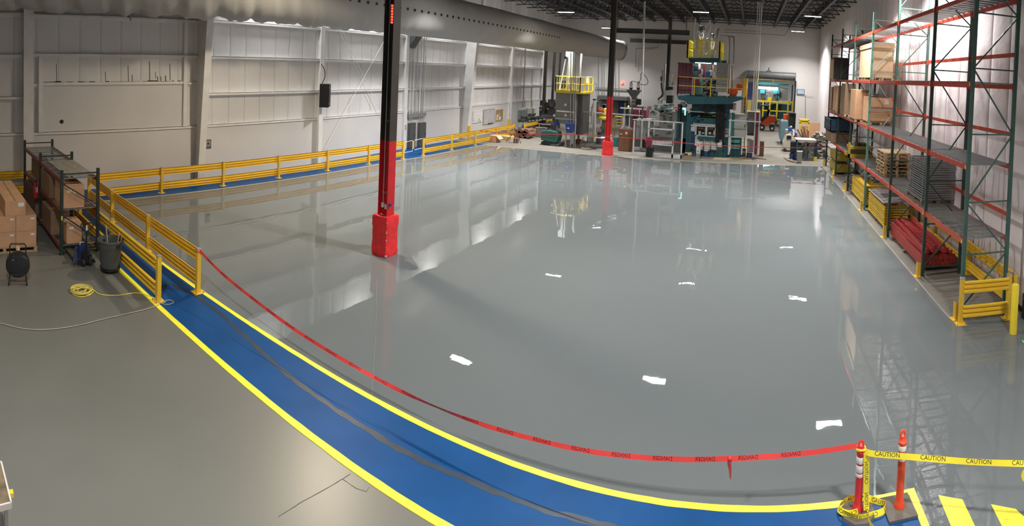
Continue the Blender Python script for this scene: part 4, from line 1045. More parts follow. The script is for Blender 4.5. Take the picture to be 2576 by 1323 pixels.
for i in range(26): u, v = rr.random() * .8, rr.random() * .6; g.box(XL + .106, XL + .108, a + (b - a) * u, a + (b - a) * (u + .08), z0_ + (z1_ - z0_) * v, z0_ + (z1_ - z0_) * (v + .012 + rr.random() * .05))
g.build('line_drawing', GRY, t, kind='stuff')
wpanel('electrical_panel', 'electrical panel', 'mid grey wall panel past the corkboard', 1303, 276, 1322, 300, M('panel_green_grey', (.24, .27, .25), .5))
g = G(); y = atx(1316, 200, XL + .15).y; g.tube([(XL + .26, y, 1.9), (XL + .26, y, 8)], .05, 8); g.tube([(XL + .26, y + .4, 1.9), (XL + .26, y + .4, 2.6), (XL + .26, y + .05, 2.8)], .03, 8); tag(g.build('conduit', GRY, smooth=True), 'grey conduit rising from the mid grey wall panel', 'conduit')
for i in range(4):
    px = 1324 + i * 5.7
    t, a, b, z0_, z1_ = wpanel('switch_box', 'switch box', 'pale switch box with a dark dial, in the row of four', px, 272, px + 4.6, 297 - i * .8, M('cream_case', (.55, .54, .48), .5), door=False, dep=.12)
    t['group'] = 'four pale switch boxes in a row'
    g = G(t); g.box(XL + .21, XL + .23, (a + b) / 2 - .12, (a + b) / 2 + .12, z0_ + .2, z0_ + .42); g.build('dial', BLK, t)

# ================================================================ DELINEATORS AND TAPE
def delineator(x, y, h, col, label, bands, square, rz=0):
    t = T('delineator_post', label, 'delineator post', (x, y, 0))
    g = G(t); b = .035
    if square:
        g.xf = Matrix.Translation((x, y, 0)) @ Matrix.Rotation(rz, 4, 'Z'); g.box(-.21, .19, -.21, .20, 0, b)
    else:
        pol = [(math.cos(a * PI / 4 + .39) * .24, math.sin(a * PI / 4 + .39) * .24 - .03) for a in range(8)]
        g.prism(pol, lambda p, q: (x + p, y + q, 0), lambda p, q: (x + p * .95, y + q * .95, b + .01))
    g.build('rubber_base', RUBB, t, bevel=.004)
    g = G(t); r = .052
    g.lathe((x, y, 0), [(r + .02, b), (r + .02, b + .03), (r + .004, b + .08), (r, b + .1), (r, h * .82), (r + .004, h * .825), (r + .004, h * .86), (r * .75, h * .875), (r * .6, h * .9), (.001, h * .9)], 28, closed=False); g.build('tube', col, t, smooth=True)
    for z0, z1 in bands:
        g = G(t); g.lathe((x, y, 0), [(r + .0015, z0), (r + .0025, z0 + .002), (r + .0025, z1 - .002), (r + .0015, z1)], 28); g.build('reflective_band', REFL, t, smooth=True)
    g = G(t); z = h * .9
    g.tube([(x - .028, y, z - .01), (x - .03, y, z + .04), (x - .02, y, h - .015), (x, y, h), (x + .02, y, h - .015), (x + .03, y, z + .04), (x + .028, y, z - .01)], [.016] * 7, 8); g.tube([(x, y, z - .03), (x, y, z + .03)], .03, 12)
    g.build('grip_loop', col, t, smooth=True); return t
DL1 = (1.69, 6.78); DL2 = (2.25, 6.74)
REDD = M('delineator_red', (.78, .04, .05), .45, var=.04)
delineator(*DL1, .95, REDD, 'red delineator post wrapped in caution tape at the walkway end', [(.665, .75), (.548, .64), (.488, .532)], False)
delineator(*DL2, 1.05, ORD, 'orange delineator post on a square rubber base, standing alone behind the yellow tape', [(.79, .86), (.66, .73)], True, .06)
class Ribbon:
    def __init__(s, pts, w, twist=None, seg=10):
        s.P = cr(pts, seg); s.w = w; s.S = [0]
        for a, b in zip(s.P[:-1], s.P[1:]): s.S.append(s.S[-1] + (b - a).length)
        s.len = s.S[-1]; s.tw = twist or (lambda f: 0)
    def fr(s, d):
        d = max(0, min(s.len - 1e-4, d)); i = 0; lo, hi = 0, len(s.S) - 1
        while hi - lo > 1:
            m = (lo + hi) // 2
            if s.S[m] <= d: lo = m
            else: hi = m
        a, b = s.P[lo], s.P[lo + 1]; f = (d - s.S[lo]) / max(1e-9, s.S[lo + 1] - s.S[lo]); tg = (b - a).normalized()
        up = Vector((0, 0, 1)) if abs(tg.z) < .9 else s.vup
        sd = tg.cross(up).normalized(); u = sd.cross(tg).normalized(); th = s.tw(d / s.len)
        return a.lerp(b, f), u * math.cos(th) + sd * math.sin(th), sd * math.cos(th) - u * math.sin(th)
    vup = Vector((1, 0, 0))
    def at(s, d, v, off=0):
        p, u, n = s.fr(d); return p + u * (v - .5) * s.w + n * off
    def build(s, name, mat, parent=None, n=200):
        g = G(parent); vs = []; fs = []
        for side in (-.0006, .0006):
            for i in range(n + 1): d = s.len * i / n; vs += [s.at(d, 0, side), s.at(d, 1, side)]
        m = 2 * (n + 1)
        for i in range(n):
            fs += [(2 * i, 2 * i + 2, 2 * i + 3, 2 * i + 1), (m + 2 * i, m + 2 * i + 1, m + 2 * i + 3, m + 2 * i + 2), (2 * i, m + 2 * i, m + 2 * i + 2, 2 * i + 2), (2 * i + 1, 2 * i + 3, m + 2 * i + 3, m + 2 * i + 1)]
        g.add(vs, fs); return g.build(name, mat, parent)
    def text(s, g, word, d0, h, v0, mirror=False, both=True):
        w = text2d(word)[2] * h
        for off in ((.0013, -.0013) if both else (.0013,)):
            lettering(g, word, lambda u, v: s.at(d0 + (w - u * h if mirror else u * h), v0 + v * h / s.w, off))
# red danger tape from the rail post to the red delineator
rp = [(-10.66, 6.27, 1.03), (-9.67, 6.31, .81), (-8.39, 6.36, .66), (-7.22, 6.41, .55), (-5.78, 6.46, .50), (-4.76, 6.51, .475), (-3.52, 6.55, .51), (-2.63, 6.59, .56), (-1.93, 6.62, .60), (-.71, 6.67, .71), (-.02, 6.69, .785), (.6, 6.72, .83), (1.63, 6.76, .90)]
def tw(f):
    return -.45 - .6 * max(0, math.sin(f * 9.5 - 3.2)) * (1 if f < .75 else .3) + .12 * math.sin(f * 40) + 1.45 * math.exp(-((f - .53) / .075) ** 2)
t = T('danger_tape', 'red danger tape sagging from the yellow rail post to the red delineator post', 'barrier tape', (-4, 6.5, 0))
R_ = Ribbon(rp, .06, tw); R_.build('tape_strip', TAPER, t, 400)
g = G(t); d = .35
while d < R_.len - .6: R_.text(g, 'DANGER', d, .045, .2, mirror=True); d += .55
g.build('lettering', INK, t)
g = G(t); g.tube([(-10.72 + .07 * math.cos(a * .7), 6.27 + .07 * math.sin(a * .7), 1.03 + .02 * math.sin(a * 1.3)) for a in range(19)], .016, 6); g.build('knot', TAPER, t)
kx = Vector((-.02, 6.69, .785)); g = G(t); g.tube([kx + Vector((-.02, 0, 0)), kx + Vector((.02, 0, .0))], .025, 8)
g.build('knot', TAPER, t)
R2 = Ribbon([kx + Vector((.0, -.01, .01)), kx + Vector((-.005, -.01, -.06)), kx + Vector((.01, -.012, -.16)), kx + Vector((.015, -.01, -.25))], .06, lambda f: .3 + f * .9); R2.build('loose_end', TAPER, t, 30)
# yellow caution tape
t = T('caution_tape', 'yellow caution tape tied to the red delineator post, running off to the side', 'barrier tape', (DL1[0], DL1[1], 0))
yp = [Vector((DL1[0] + .05, DL1[1] - .04, .83))] + [atz(x, y, z) for x, y, z in ((2195, 1141, .835), (2288, 1149, .82), (2370, 1156, .80), (2451, 1162, .80), (2530, 1165, .81), (2600, 1166, .83), (2700, 1160, .86))]
R3 = Ribbon(yp, .072, lambda f: -.35 + .1 * math.sin(f * 14)); R3.build('tape_strip', TAPEY, t, 120)
g = G(t); d = .14
while d < R3.len - .3: R3.text(g, 'CAUTION', d, .052, .25); d += .6
g.build('lettering', INK, t)
g = G(t); x, y = DL1
g.tube([(x + .06 * math.cos(a * .6), y + .06 * math.sin(a * .6), .845 + .012 * math.sin(a * 1.1)) for a in range(22)], .012, 6); g.build('knot', TAPEY, t)
Ribbon.vup = Vector((1, 0, 0))
R4 = Ribbon([(x + .06, y - .065, .83), (x + .075, y - .075, .55), (x + .085, y - .09, .25), (x + .09, y - .14, .08), (x + .11, y - .25, .03), (x + .2, y - .42, .02)], .075, lambda f: .12 * math.sin(f * 7)); R4.build('hanging_strip', TAPEY, t, 60)
g = G(t); vs, fs, w = text2d('CAUTION'); h = .045
for d0 in (.12, .52):
    for off in (.0013, -.0013): g.add([R4.at(d0 + (w - u) * h, .2 + v * h / .075, off) for u, v in vs], fs)
g.build('lettering', INK, t)
a0 = Ribbon([(x - .02, y - .1, .10), (x - .14, y - .1, .075), (x - .24, y - .03, .07), (x - .25, y + .04, .07), (x - .16, y + .09, .09), (x - .02, y + .10, .12), (x + .14, y + .08, .11), (x + .30, y + .04, .07), (x + .38, y - .0, .06), (x + .33, y - .09, .05), (x + .18, y - .13, .05), (x + .03, y - .16, .06), (x - .1, y - .14, .08), (x - .2, y - .06, .08)], .075, lambda f: .5 * math.sin(f * 11))
a0.build('loose_loop', TAPEY, t, 140)
g = G(t)
for d0 in (.02, .42, .8, 1.2): a0.text(g, 'CAUTION', d0, .046, .2)
g.build('lettering', INK, t)
p = atz(2574, 1195, .75); R5 = Ribbon([p + Vector((.02, 0, .06)), p, p + Vector((.03, 0, -.07))], .06); R5.build('loose_end', TAPEY, t, 20)
# the far red tape along the machine zone
fp = [(1208, 329, 32.4), (1260, 334, 33.2), (1330, 337, 33.6), (1448, 339, 33.9), (1530, 343, 34.05), (1640, 352, 34.4), (1760, 363, 34.9), (1850, 368, 35.1), (1970, 371, 35.3), (2078, 370, 35.4)]
t = T('danger_tape', 'long thin red tape strung across the machine area past the far red column', 'barrier tape', (-6, 34, 0))
R6 = Ribbon([aty(a, b, c) for a, b, c in fp], .045, lambda f: .2); R6.build('tape_strip', M('far_tape_red', (.62, .06, .06), .4), t, 200)
# ================================================================ MACHINE AREA AT THE FAR SIDE
def bx(g, x0, y0, x1, y1, Y, dep):
    a = rect(x0, y0, x1, y1, Y); g.box(a[0], a[1], Y, Y + dep, a[2], a[3]); return a
def X_(px, py, Y): return aty(px, py, Y).x
def Z_(px, py, Y): return max(0, aty(px, py, Y).z)
def TT(name, lab, cat, px, Y, z=0, group=None): return T(name, lab, cat, (X_(px, 350, Y), Y, z), group)
def bp(t, name, mat, rects, bevel=0, **k):
    """one part from pixel rectangles (x0,y0,x1,y1,Y,depth)"""
    o = None
    for r in rects: g = G(t); bx(g, *r); o = g.build(name, mat, t, bevel=bevel, **k)
    return o
def railing(t, pts, z0, h=1.07, mat=None, r=.025, every=1.5, mid=True, name='railing', toe=True):
    g = G(t); mat = mat or YEL2
    P = [Vector((p[0], p[1], 0)) for p in pts]
    for a, b in zip(P[:-1], P[1:]):
        for hh in ([h, h * .52] if mid else [h]): g.cyl(a + Vector((0, 0, z0 + hh)), b + Vector((0, 0, z0 + hh)), r, 6)
        if toe: g.bar(a + Vector((0, 0, z0 + .06)), b + Vector((0, 0, z0 + .06)), .02, .1)
        n = max(1, round((b - a).length / every))
        for i in range(n + 1): q = a.lerp(b, i / n); g.box(q.x - r, q.x + r, q.y - r, q.y + r, z0, z0 + h)
    return g.build(name, mat, t)

# ---- the teal press tower
YT = 37.0
tw_ = T('press_tower', 'tall dark teal moulding press tower with yellow-railed platforms', 'machine', (-2.6, YT, 0))
bp(tw_, 'upright', TEAL, [(1727, 285, 1736, 389, YT, .5), (1726, 300, 1740, 389, YT + 2.2, .5)])
bp(tw_, 'upright', TEAL, [(1823.5, 262, 1833, 391, YT, .5), (1818, 262, 1830, 385, YT + 2.2, .5)])
bp(tw_, 'cross_beam', TEAL, [(1727, 297, 1833, 312, YT + .05, .6)])
bp(tw_, 'cross_beam', TEAL, [(1735, 284, 1802, 296, YT + 1.2, .4)])
bp(tw_, 'cross_beam', TEAL, [(1740, 258, 1832, 282, YT - .1, 2.6)])
bp(tw_, 'base', TEAL, [(1736, 379, 1830, 391, YT + .1, 2.4)])
bp(tw_, 'inner_beam', BLUD, [(1765, 286, 1803, 295, YT + .9, .1)])
bp(tw_, 'inner_rail', YEL2, [(1766, 292, 1803, 294.5, YT + .85, .04)])
bp(tw_, 'hydraulic_column', M('black_teal_hoses', (.012, .022, .03), .5, var=.4, scale=6), [(1802, 244, 1812, 359, YT - .25, .3), (1812, 262, 1822, 352, YT - .2, .3)])
g = G(tw_)
rr = random.Random(21)
for i in range(14):
    x0 = rr.uniform(1800, 1822); Yq = YT - .3; pts = [aty(x0 + rr.uniform(-3, 3), 250 + j * 18, Yq - rr.random() * .12) for j in range(7)]; g.tube(cr(pts, 4), .022, 6)
g.build('hose', BLK, tw_, smooth=True)
# glazed enclosure in the middle
bp(tw_, 'window_frame', GRYL, [(1738, 315, 1802, 319, YT - .05, .1), (1748, 341, 1802, 344, YT - .05, .1), (1748, 319, 1752, 342, YT - .05, .1), (1774, 319, 1779, 342, YT - .05, .1), (1798, 319, 1802, 342, YT - .05, .1)])
bp(tw_, 'side_panel', GRYL, [(1738, 319, 1749, 330, YT - .05, .1)])
bp(tw_, 'mould_block', GRYD, [(1752, 319, 1800, 341, YT + .5, .5)])
bp(tw_, 'mould_part', GRYL, [(1757, 329, 1763, 340, YT + .35, .15), (1766, 333, 1772, 337, YT + .35, .15), (1782, 332, 1789, 338, YT + .35, .15), (1794, 327, 1799, 339, YT + .3, .15)])
bp(tw_, 'mould_part', M('rust_brown', (.16, .08, .05), .6), [(1756, 320, 1770, 327, YT + .4, .1), (1783, 320, 1795, 326, YT + .4, .1)])
bp(tw_, 'dark_door', BLUD, [(1737, 331, 1748, 375, YT - .03, .08)])
g = G(tw_); a = rect(1755, 344, 1810, 352, YT - .1); g.box(a[0], a[1], YT - .3, YT, a[2], a[3]); g.build('conveyor_ledge', TEAL, tw_)
for i, (x0, x1) in enumerate(((1757, 1769), (1771.5, 1787), (1789, 1803))):
    o = bp(tw_, 'drive_cabinet', GRYL, [(x0, 352, x1, 377.5, YT - .15, .5)], bevel=.04)
    bp(o, 'switch', REDG if 0 else RED, [(x1 - 3.2, 370, x1 - 1.2, 372.3, YT - .2, .05)])
    bp(o, 'badge', WHT, [(x0 + 2.5, 354, x0 + 5, 356, YT - .17, .02)])
bp(tw_, 'gauge_panel', GRYL, [(1824, 324, 1832, 345, YT - .06, .06)])
bp(tw_, 'gauge', GRYD, [(1825, 326, 1831, 330, YT - .09, .03), (1825, 333, 1831, 338, YT - .09, .03)])
bp(tw_, 'lit_window', M('lit_window', (.45, .65, .7), emit=.6), [(1752, 270, 1759, 276, YT + 2.6, .03)])
bp(tw_, 'pipe_rail', GRYD, [(1728, 314, 1802, 315.2, YT - .02, .05), (1735, 345, 1736.2, 388, YT - .1, .05), (1803, 352, 1804.2, 388, YT - .1, .05), (1817, 357, 1818.2, 378, YT - .1, .05), (1735, 386, 1748, 387, YT - .1, .05)])
bp(tw_, 'hydraulic_block', M('black_teal_hoses', (.012, .022, .03)), [(1745, 263, 1760, 268, YT - .2, .3), (1768, 264, 1790, 282, YT - .25, .2)])
g = G(tw_)
for i in range(34):
    p = aty(rr.uniform(1738, 1832), rr.uniform(262, 300), YT - .2 + rr.random() * .15); g.cb(p, (rr.uniform(.06, .3), .1, rr.uniform(.04, .14)))
g.build('pipe_fitting', M('teal_fittings', (.03, .09, .10), .4, .3, var=.8, scale=6), tw_, kind='stuff')
# flared deck
def deckpoly(pl, Y, dep, nm, mat):
    g = G(tw_); P = [aty(x, y, Y) for x, y in pl]
    g.prism([(p.x, p.z) for p in P], lambda p, q: (p, Y, q), lambda p, q: (p, Y + dep, q)); return g.build(nm, mat, tw_)
deckpoly([(1704, 241), (1872, 247), (1869, 250), (1848, 256), (1838, 262), (1730, 262), (1722, 254), (1706, 250)], YT - 1.0, 4.2, 'lower_deck', TEAL)
dz = Z_(1790, 243, YT - 1.0)
xa_, xb_ = X_(1704, 240, YT - 1), X_(1871, 240, YT - 1)
railing(tw_, [(xa_, YT + 2.8), (xa_, YT - .95), (xb_, YT - .95)], dz, 1.25, YEL, every=1.05, toe=False)
g = G(tw_); a = rect(1870, 197, 1879, 247, YT - .9); g.add([(a[0], YT - .9, a[3]), (a[1], YT - .9, a[3]), (a[1], YT - .9, a[2] + .3), (a[0], YT - .9, a[2] - .3), (a[0], YT + 2.0, a[3]), (a[1], YT + 2.0, a[3]), (a[1], YT + 2.0, a[2] + .3), (a[0], YT + 2.0, a[2] - .3)], [(0, 1, 2, 3), (4, 5, 6, 7), (0, 1, 5, 4), (1, 2, 6, 5), (2, 3, 7, 6), (3, 0, 4, 7)]); g.build('gate_panel', YEL, tw_)
g = G(tw_)
for x in (1872, 1879):
    for Yq in (YT + 2.3,): g.bar((X_(x, 240, Yq), Yq, 0), (X_(x, 240, Yq), Yq, a[3]), .07)
for i in range(22): z = .3 + i * .28; g.bar((X_(1872, 240, YT + 2.3), YT + 2.3, z), (X_(1879, 240, YT + 2.3), YT + 2.3, z), .03) if z < a[3] else None
g.build('ladder', YEL, tw_)
# things on the lower deck
bp(tw_, 'maroon_screen', MAR, [(1704.5, 158, 1706.5, 240, YT - .5, .08), (1714, 158, 1716, 238, YT - .5, .08), (1723, 160, 1725.5, 237, YT - .5, .08), (1733, 161, 1736, 236, YT - .5, .08), (1738, 162, 1741, 236, YT - .5, .08), (1704.5, 158, 1741, 161, YT - .5, .08), (1704.5, 196, 1741, 199, YT - .5, .08)])
bp(tw_, 'screen_panel', M('maroon_grey_panel', (.14, .06, .075), .4), [(1706.5, 161, 1738, 236, YT - .44, .03)])
bp(tw_, 'extruder_body', M('green_grey_casting', (.10, .19, .165), .5), [(1741, 178, 1756, 192, YT, .8), (1743, 206, 1768, 240, YT, .9), (1741, 192, 1760, 196, YT, .8)], bevel=.08)
bp(tw_, 'extruder_hood', TEAL, [(1744, 164, 1756, 178, YT, .8)], bevel=.05)
bp(tw_, 'extruder_panel', MAR, [(1745, 199, 1760, 213, YT - .1, .1)])
bp(tw_, 'wrapped_hopper', M('white_wrap', (.7, .66, .66), .5, bump=.6, bscale=12), [(1756, 160, 1762, 176, YT, .5), (1758, 174, 1767, 190, YT - .1, .6), (1784, 176, 1791, 192, YT - .1, .5)], bevel=.08)
bp(tw_, 'pink_panel', M('pink_red', (.30, .04, .07), .5), [(1759, 174, 1764, 186, YT - .14, .05), (1768, 162, 1774, 196, YT + .6, .1)])
bp(tw_, 'blue_bin', M('mid_blue_plastic', (.03, .13, .32), .4), [(1775, 180, 1787, 195, YT - .1, .5)], bevel=.02)
bp(tw_, 'white_box', WHT, [(1794, 181, 1800, 193, YT - .15, .3)])
bp(tw_, 'copper_pipe', M('copper_pink', (.6, .33, .25), .4), [(1792, 164, 1795, 181, YT, .12)])
bp(tw_, 'control_cabinet', M('control_grey', (.27, .275, .26), .45), [(1802, 158, 1831, 232, YT - .3, 1.0)])
bp(tw_, 'cabinet_side', M('control_grey_pale', (.38, .38, .36), .45), [(1831, 160, 1836, 236, YT + .2, .8)])
bp(tw_, 'machine_block', GRYD, [(1768, 200, 1801, 240, YT + .3, .8)], bevel=.04)
bp(tw_, 'machine_block', TEALL, [(1763, 200, 1769, 236, YT - .05, .5), (1774, 196, 1786, 201, YT - .1, .4)])
g = G(tw_)
for i in range(40):
    p = aty(rr.uniform(1768, 1802), rr.uniform(198, 242), YT - .1 + rr.random() * .3); g.cb(p, (rr.uniform(.05, .3), .1, rr.uniform(.04, .2)))
g.build('valve_block', M('small_metal_parts', (.28, .30, .28), .4, .5, var=.6, scale=9), tw_, kind='stuff')
for i, (x0, y0, x1, y1) in enumerate(((1835, 222, 1856, 242), (1853, 211, 1869, 227))):
    g = G(tw_); a = rect(x0, y0, x1, y1, YT - .2 + i * .8); Yq = YT - .2 + i * .8; c = .12
    g.prism([(a[0], a[2]), (a[1] - c, a[2]), (a[1], (a[2] + a[3]) / 2), (a[1] - c, a[3]), (a[0], a[3])], lambda p, q: (p, Yq, q), lambda p, q: (p, Yq + .6, q)); g.build('orange_hopper', ORA, tw_)
bp(tw_, 'tube_lamp', TUBE, [(1749, 158, 1789, 159.3, YT - .2, .1)])
bp(tw_, 'tube_lamp', TUBE, [(1797, 158, 1802, 162, YT - .2, .1)])
# upper platform
deckpoly([(1732, 146, ), (1811, 146), (1811, 157), (1735, 157)], YT - .2, 3.2, 'upper_deck', TEAL)
za = Z_(1770, 148, YT - .3); xu0, xu1 = X_(1729, 130, YT - .2), X_(1810, 130, YT - .2)
railing(tw_, [(xu0, YT + 2.9), (xu0, YT - .15), (xu1, YT - .15), (xu1 + .1, YT + 2.9)], za, 1.28, YEL2, every=.7, r=.04)
bp(tw_, 'deck_post', TEAL, [(1737, 157, 1741, 240, YT + 2.4, .15), (1803, 157, 1807, 240, YT + 2.4, .15), (1789, 157, 1792, 200, YT + .4, .12)])
bp(tw_, 'deck_bracket', TEAL, [(1816, 152, 1828, 158, YT + .6, 1.0)])
def canister(px, y0, y1, w, Y, mat, lab=None):
    p = aty(px, y1, Y); q = aty(px, y0, Y); h = q.z - p.z; g = G(tw_); r = w / 36 / 2
    g.lathe((p.x, Y, p.z), [(r * .5, 0), (r, h * .25), (r, h * .85), (r * .8, h * .93), (r * .5, h * .97), (.001, h)], 20, closed=False)
    return g.build('vacuum_loader', mat, tw_, smooth=True)
canister(1764, 64, 100, 16, YT + .6, CHROME)
canister(1764.5, 100, 142, 13, YT + .6, M('cream_canister', (.55, .45, .26), .4))
canister(1791.5, 84, 125, 11, YT + .9, CHROME)
canister(1805, 70, 96, 10, YT + 1.2, GRY)
bp(tw_, 'hopper', GRYL, [(1784, 125, 1800, 130, YT + .6, .6), (1786, 130, 1798, 137, YT + .65, .5), (1788, 137, 1796, 145, YT + .7, .4)])
bp(tw_, 'yellow_box', YEL2, [(1766, 99, 1771, 108, YT + .3, .2)])
bp(tw_, 'blue_band', M('bright_blue', (.05, .35, .6), .4), [(1760, 87.5, 1768.5, 90, YT + .38, .05)])
HOSE = M('clear_hose', (.62, .62, .70), .25)
g = G(tw_)
for l in ([(1785, 56), (1776, 66), (1775, 80), (1783, 88), (1788, 98), (1782, 110), (1786, 125), (1776, 137), (1771, 128), (1773, 104), (1782, 96)], [(1786, 50), (1787, 70), (1780, 88), (1772, 96), (1771, 112)], [(1750, 46), (1747.5, 90), (1748, 124)], [(1751, 90), (1752, 82), (1758, 80)]):
    g.tube(cr([aty(a, b, YT + .35) for a, b in l], 6), .045, 8)
g.build('feed_hose', HOSE, tw_, smooth=True)
g = G(tw_)
for x in (1834, 1846): g.tube([aty(x, 91, YT + 2.6), aty(x, 160, YT + 2.6)], .07, 8)
g.tube([aty(1812, 88, YT + 2.6), aty(1834, 91, YT + 2.6), aty(1846, 93, YT + 2.6)], .06, 8); g.tube([aty(1842, 166, YT + 2.6), aty(1842, 240, YT + 2.6)], .05, 8)
g.build('exhaust_pipe', M('dark_pipe', (.14, .14, .14), .4, .4), tw_, smooth=True)
# gearbox under the deck on the right
bp(tw_, 'gearbox', M('dark_red_casting', (.10, .035, .035), .5), [(1835, 260, 1844, 276, YT, .6), (1815, 283, 1830, 297, YT - .15, .3)], bevel=.1)
bp(tw_, 'motor', GRYL, [(1843, 260, 1852, 278, YT, .6)], bevel=.1)
bp(tw_, 'control_light', M('cyan_glow', (.3, .95, .9), emit=2.5), [(1744, 270, 1746.5, 276, YT + 1.0, .05), (1752, 269, 1760, 276, YT + 1.0, .05)])
# cabinets right of the press
def cabinet(name, cat, lab, x0, y0, x1, y1, Y, dep, mat, doors=1, handle=True):
    a = rect(x0, y0, x1, y1, Y); t = T(name, lab, cat, ((a[0] + a[1]) / 2, Y, a[2]))
    g = G(t); g.box(a[0], a[1], Y, Y + dep, a[2], a[3]); g.build('cabinet_body', mat, t)
    w = (a[1] - a[0]) / doors
    for i in range(doors):
        g = G(t); g.box(a[0] + i * w + .03, a[0] + (i + 1) * w - .03, Y - .015, Y, a[2] + .04, a[3] - .04); d = g.build('door', mat, t)
        if handle: g = G(t); g.box(a[0] + (i + 1) * w - .12, a[0] + (i + 1) * w - .08, Y - .04, Y - .015, (a[2] + a[3]) / 2 - .1, (a[2] + a[3]) / 2 + .1); g.build('handle', BLK, d)
    return t
t = cabinet('control_cabinet', 'cabinet', 'light grey control cabinet with a blue light, beside the teal press tower', 1847, 287.5, 1877, 345, YT + .4, 1.0, M('cabinet_light', (.42, .42, .40), .45))
bp(t, 'stand', TEAL, [(1838, 346, 1866, 388, YT + .5, .8)]); bp(t, 'stand_panel', TEALL, [(1838, 352, 1861, 359, YT + .4, .1), (1838, 364, 1861, 375, YT + .4, .1)])
bp(t, 'teal_strip', M('teal_bright', (.03, .19, .2), .45), [(1839, 284, 1847, 345, YT + .4, .3)]); bp(t, 'side_box', GRYL, [(1832, 284, 1839, 300, YT + .3, .3)])
t = cabinet('control_cabinet', 'cabinet', 'mid grey cabinet beside the tall maroon panel', 1880, 283, 1898, 307, YT + .8, 1.0, GRY, handle=False)
bp(t, 'frame', GRYL, [(1878, 281, 1913, 283, YT + .7, 1.0)]); bp(t, 'lower_panel', GRYD, [(1880, 308, 1898, 341, YT + .8, 1.0)]); bp(t, 'base_panel', GRY, [(1879, 353, 1897, 383, YT + .8, 1.0)])
t = TT('machine_end_panel', 'tall maroon and grey end panel beside the doorway aisle', 'machine panel', 1905, YT)
bp(t, 'maroon_panel', MAR, [(1899.5, 283, 1907, 389, YT, 1.2)]); bp(t, 'grey_post', GRYL, [(1907, 283, 1910.5, 391, YT - .05, .1), (1896.5, 285, 1899.5, 389, YT - .05, .1)])
bp(t, 'switch_plate', WHT, [(1908, 286, 1913, 305, YT + .3, .08)])
g = G(); bx(g, 1911, 355, 1922, 390, 38.6, .5); tag(g.build('cardboard_roll', CARDD, bevel=.03), 'tall brown cardboard piece beside the maroon end panel', 'cardboard')
# white fence frames
def fence(lab, rects, Y, mat=WHT, name='safety_fence'):
    t = TT(name, lab, 'fence', rects[0][0], Y)
    for r in rects: bp(t, r[4] if len(r) > 4 else 'fence_tube', mat, [(r[0], r[1], r[2], r[3], Y, .06)])
    return t
FW = M('fence_pale_grey', (.52, .53, .52), .45)
t = fence('pale tube safety fence in front of the grey injection machine', [(1592.5, 304, 1596, 390), (1630, 305, 1634, 344), (1691, 307.5, 1695, 395), (1713.5, 308, 1717, 396), (1592, 303.5, 1717, 306), (1632, 323.5, 1693, 326.5), (1692, 325, 1694, 366), (1594, 383, 1626, 385.5), (1640, 387, 1715, 389.5), (1640, 363, 1692, 366)], 35.3, FW)
g = G(t)
for i in range(26):
    x = 1637 + i * 2.1; a = aty(x, 352 + .1 * i, 35.4); b = aty(x, 362, 35.4); g.bar(a, b, .03)
g.build('comb_bar', WHT, t, kind='stuff')
fence('pale tube safety fence before the light grey control cabinet', [(1833, 304, 1836.5, 389), (1833, 303.5, 1915, 306), (1865, 345, 1868, 389), (1834, 344, 1866, 346)], 36.6, FW)
# maroon cart behind the fence
t = TT('tool_cart', 'small maroon and black cart behind the pale fence', 'cart', 1632, 35.0)
bp(t, 'maroon_top', MAR, [(1624, 346, 1638, 368, 34.9, .5)], bevel=.03); bp(t, 'black_body', BLK, [(1625, 371, 1641, 393, 34.9, .6)], bevel=.03); bp(t, 'handle', RED, [(1623, 350, 1626, 358, 34.8, .1)])
# ---- grey injection machine left of the tower
YM = 38.0
t = TT('injection_machine', 'grey injection machine with a dark mast, between the dark mixer and the teal tower', 'machine', 1680, YM)
bp(t, 'machine_body', M('machine_mid_grey', (.20, .205, .195), .5), [(1658, 279, 1703, 346, YM, 1.6)], bevel=.03)
bp(t, 'base', GRYD, [(1640, 346, 1727, 385, YM, 1.5)]); bp(t, 'lower_body', GRY, [(1600, 300, 1640, 350, YM + .6, 1.2)])
bp(t, 'side_column', TEAL, [(1703, 262, 1710, 350, YM - .1, .4), (1716, 280, 1726, 384, YM, .5)]); bp(t, 'dark_gap', GRYD, [(1710, 262, 1716, 350, YM + .2, .4)])
bp(t, 'top_plate', M('green_grey_top', (.16, .24, .22), .5), [(1646, 272, 1690, 278, YM, 1.4), (1660, 266, 1686, 272, YM + .3, .8)], bevel=.04)
bp(t, 'mast_base', GRYL, [(1671, 228, 1686, 240, YM + .5, .6), (1665, 240, 1673, 253, YM + .4, .4), (1654, 251, 1664, 260, YM + .4, .4)], bevel=.03)
bp(t, 'dark_box', BLK, [(1676, 240, 1691, 260, YM + .6, .7), (1675, 218, 1692, 226, YM + .6, .5)])
bp(t, 'red_button', RED, [(1698, 276, 1703, 280, YM - .1, .1)]); bp(t, 'control_box', TEALL, [(1715, 270, 1725, 284, YM - .3, .3)], bevel=.03)
bp(t, 'cyan_light', M('cyan_glow', (.3, .95, .9), emit=2.5), [(1717, 271, 1725, 276, YM - .35, .05), (1722, 276, 1725, 290, YM - .35, .05)])
bp(t, 'orange_pipe', ORA, [(1693, 270, 1712, 272.5, YM - .2, .1)])
bp(t, 'motor', GRYL, [(1709, 257, 1722, 264, YM, .5), (1716, 262, 1727, 270, YM - .1, .5)], bevel=.08)
g = G(t)
for i in range(60):
    p = aty(rr.uniform(1626, 1690), rr.uniform(262, 345) if i % 2 else rr.uniform(262, 285), YM - .12); g.cb(p, (rr.uniform(.04, .35), .12, rr.uniform(.03, .16)))
g.build('machine_fitting', M('mixed_fittings', (.17, .2, .19), .45, .4, var=.7, scale=7), t, kind='stuff')
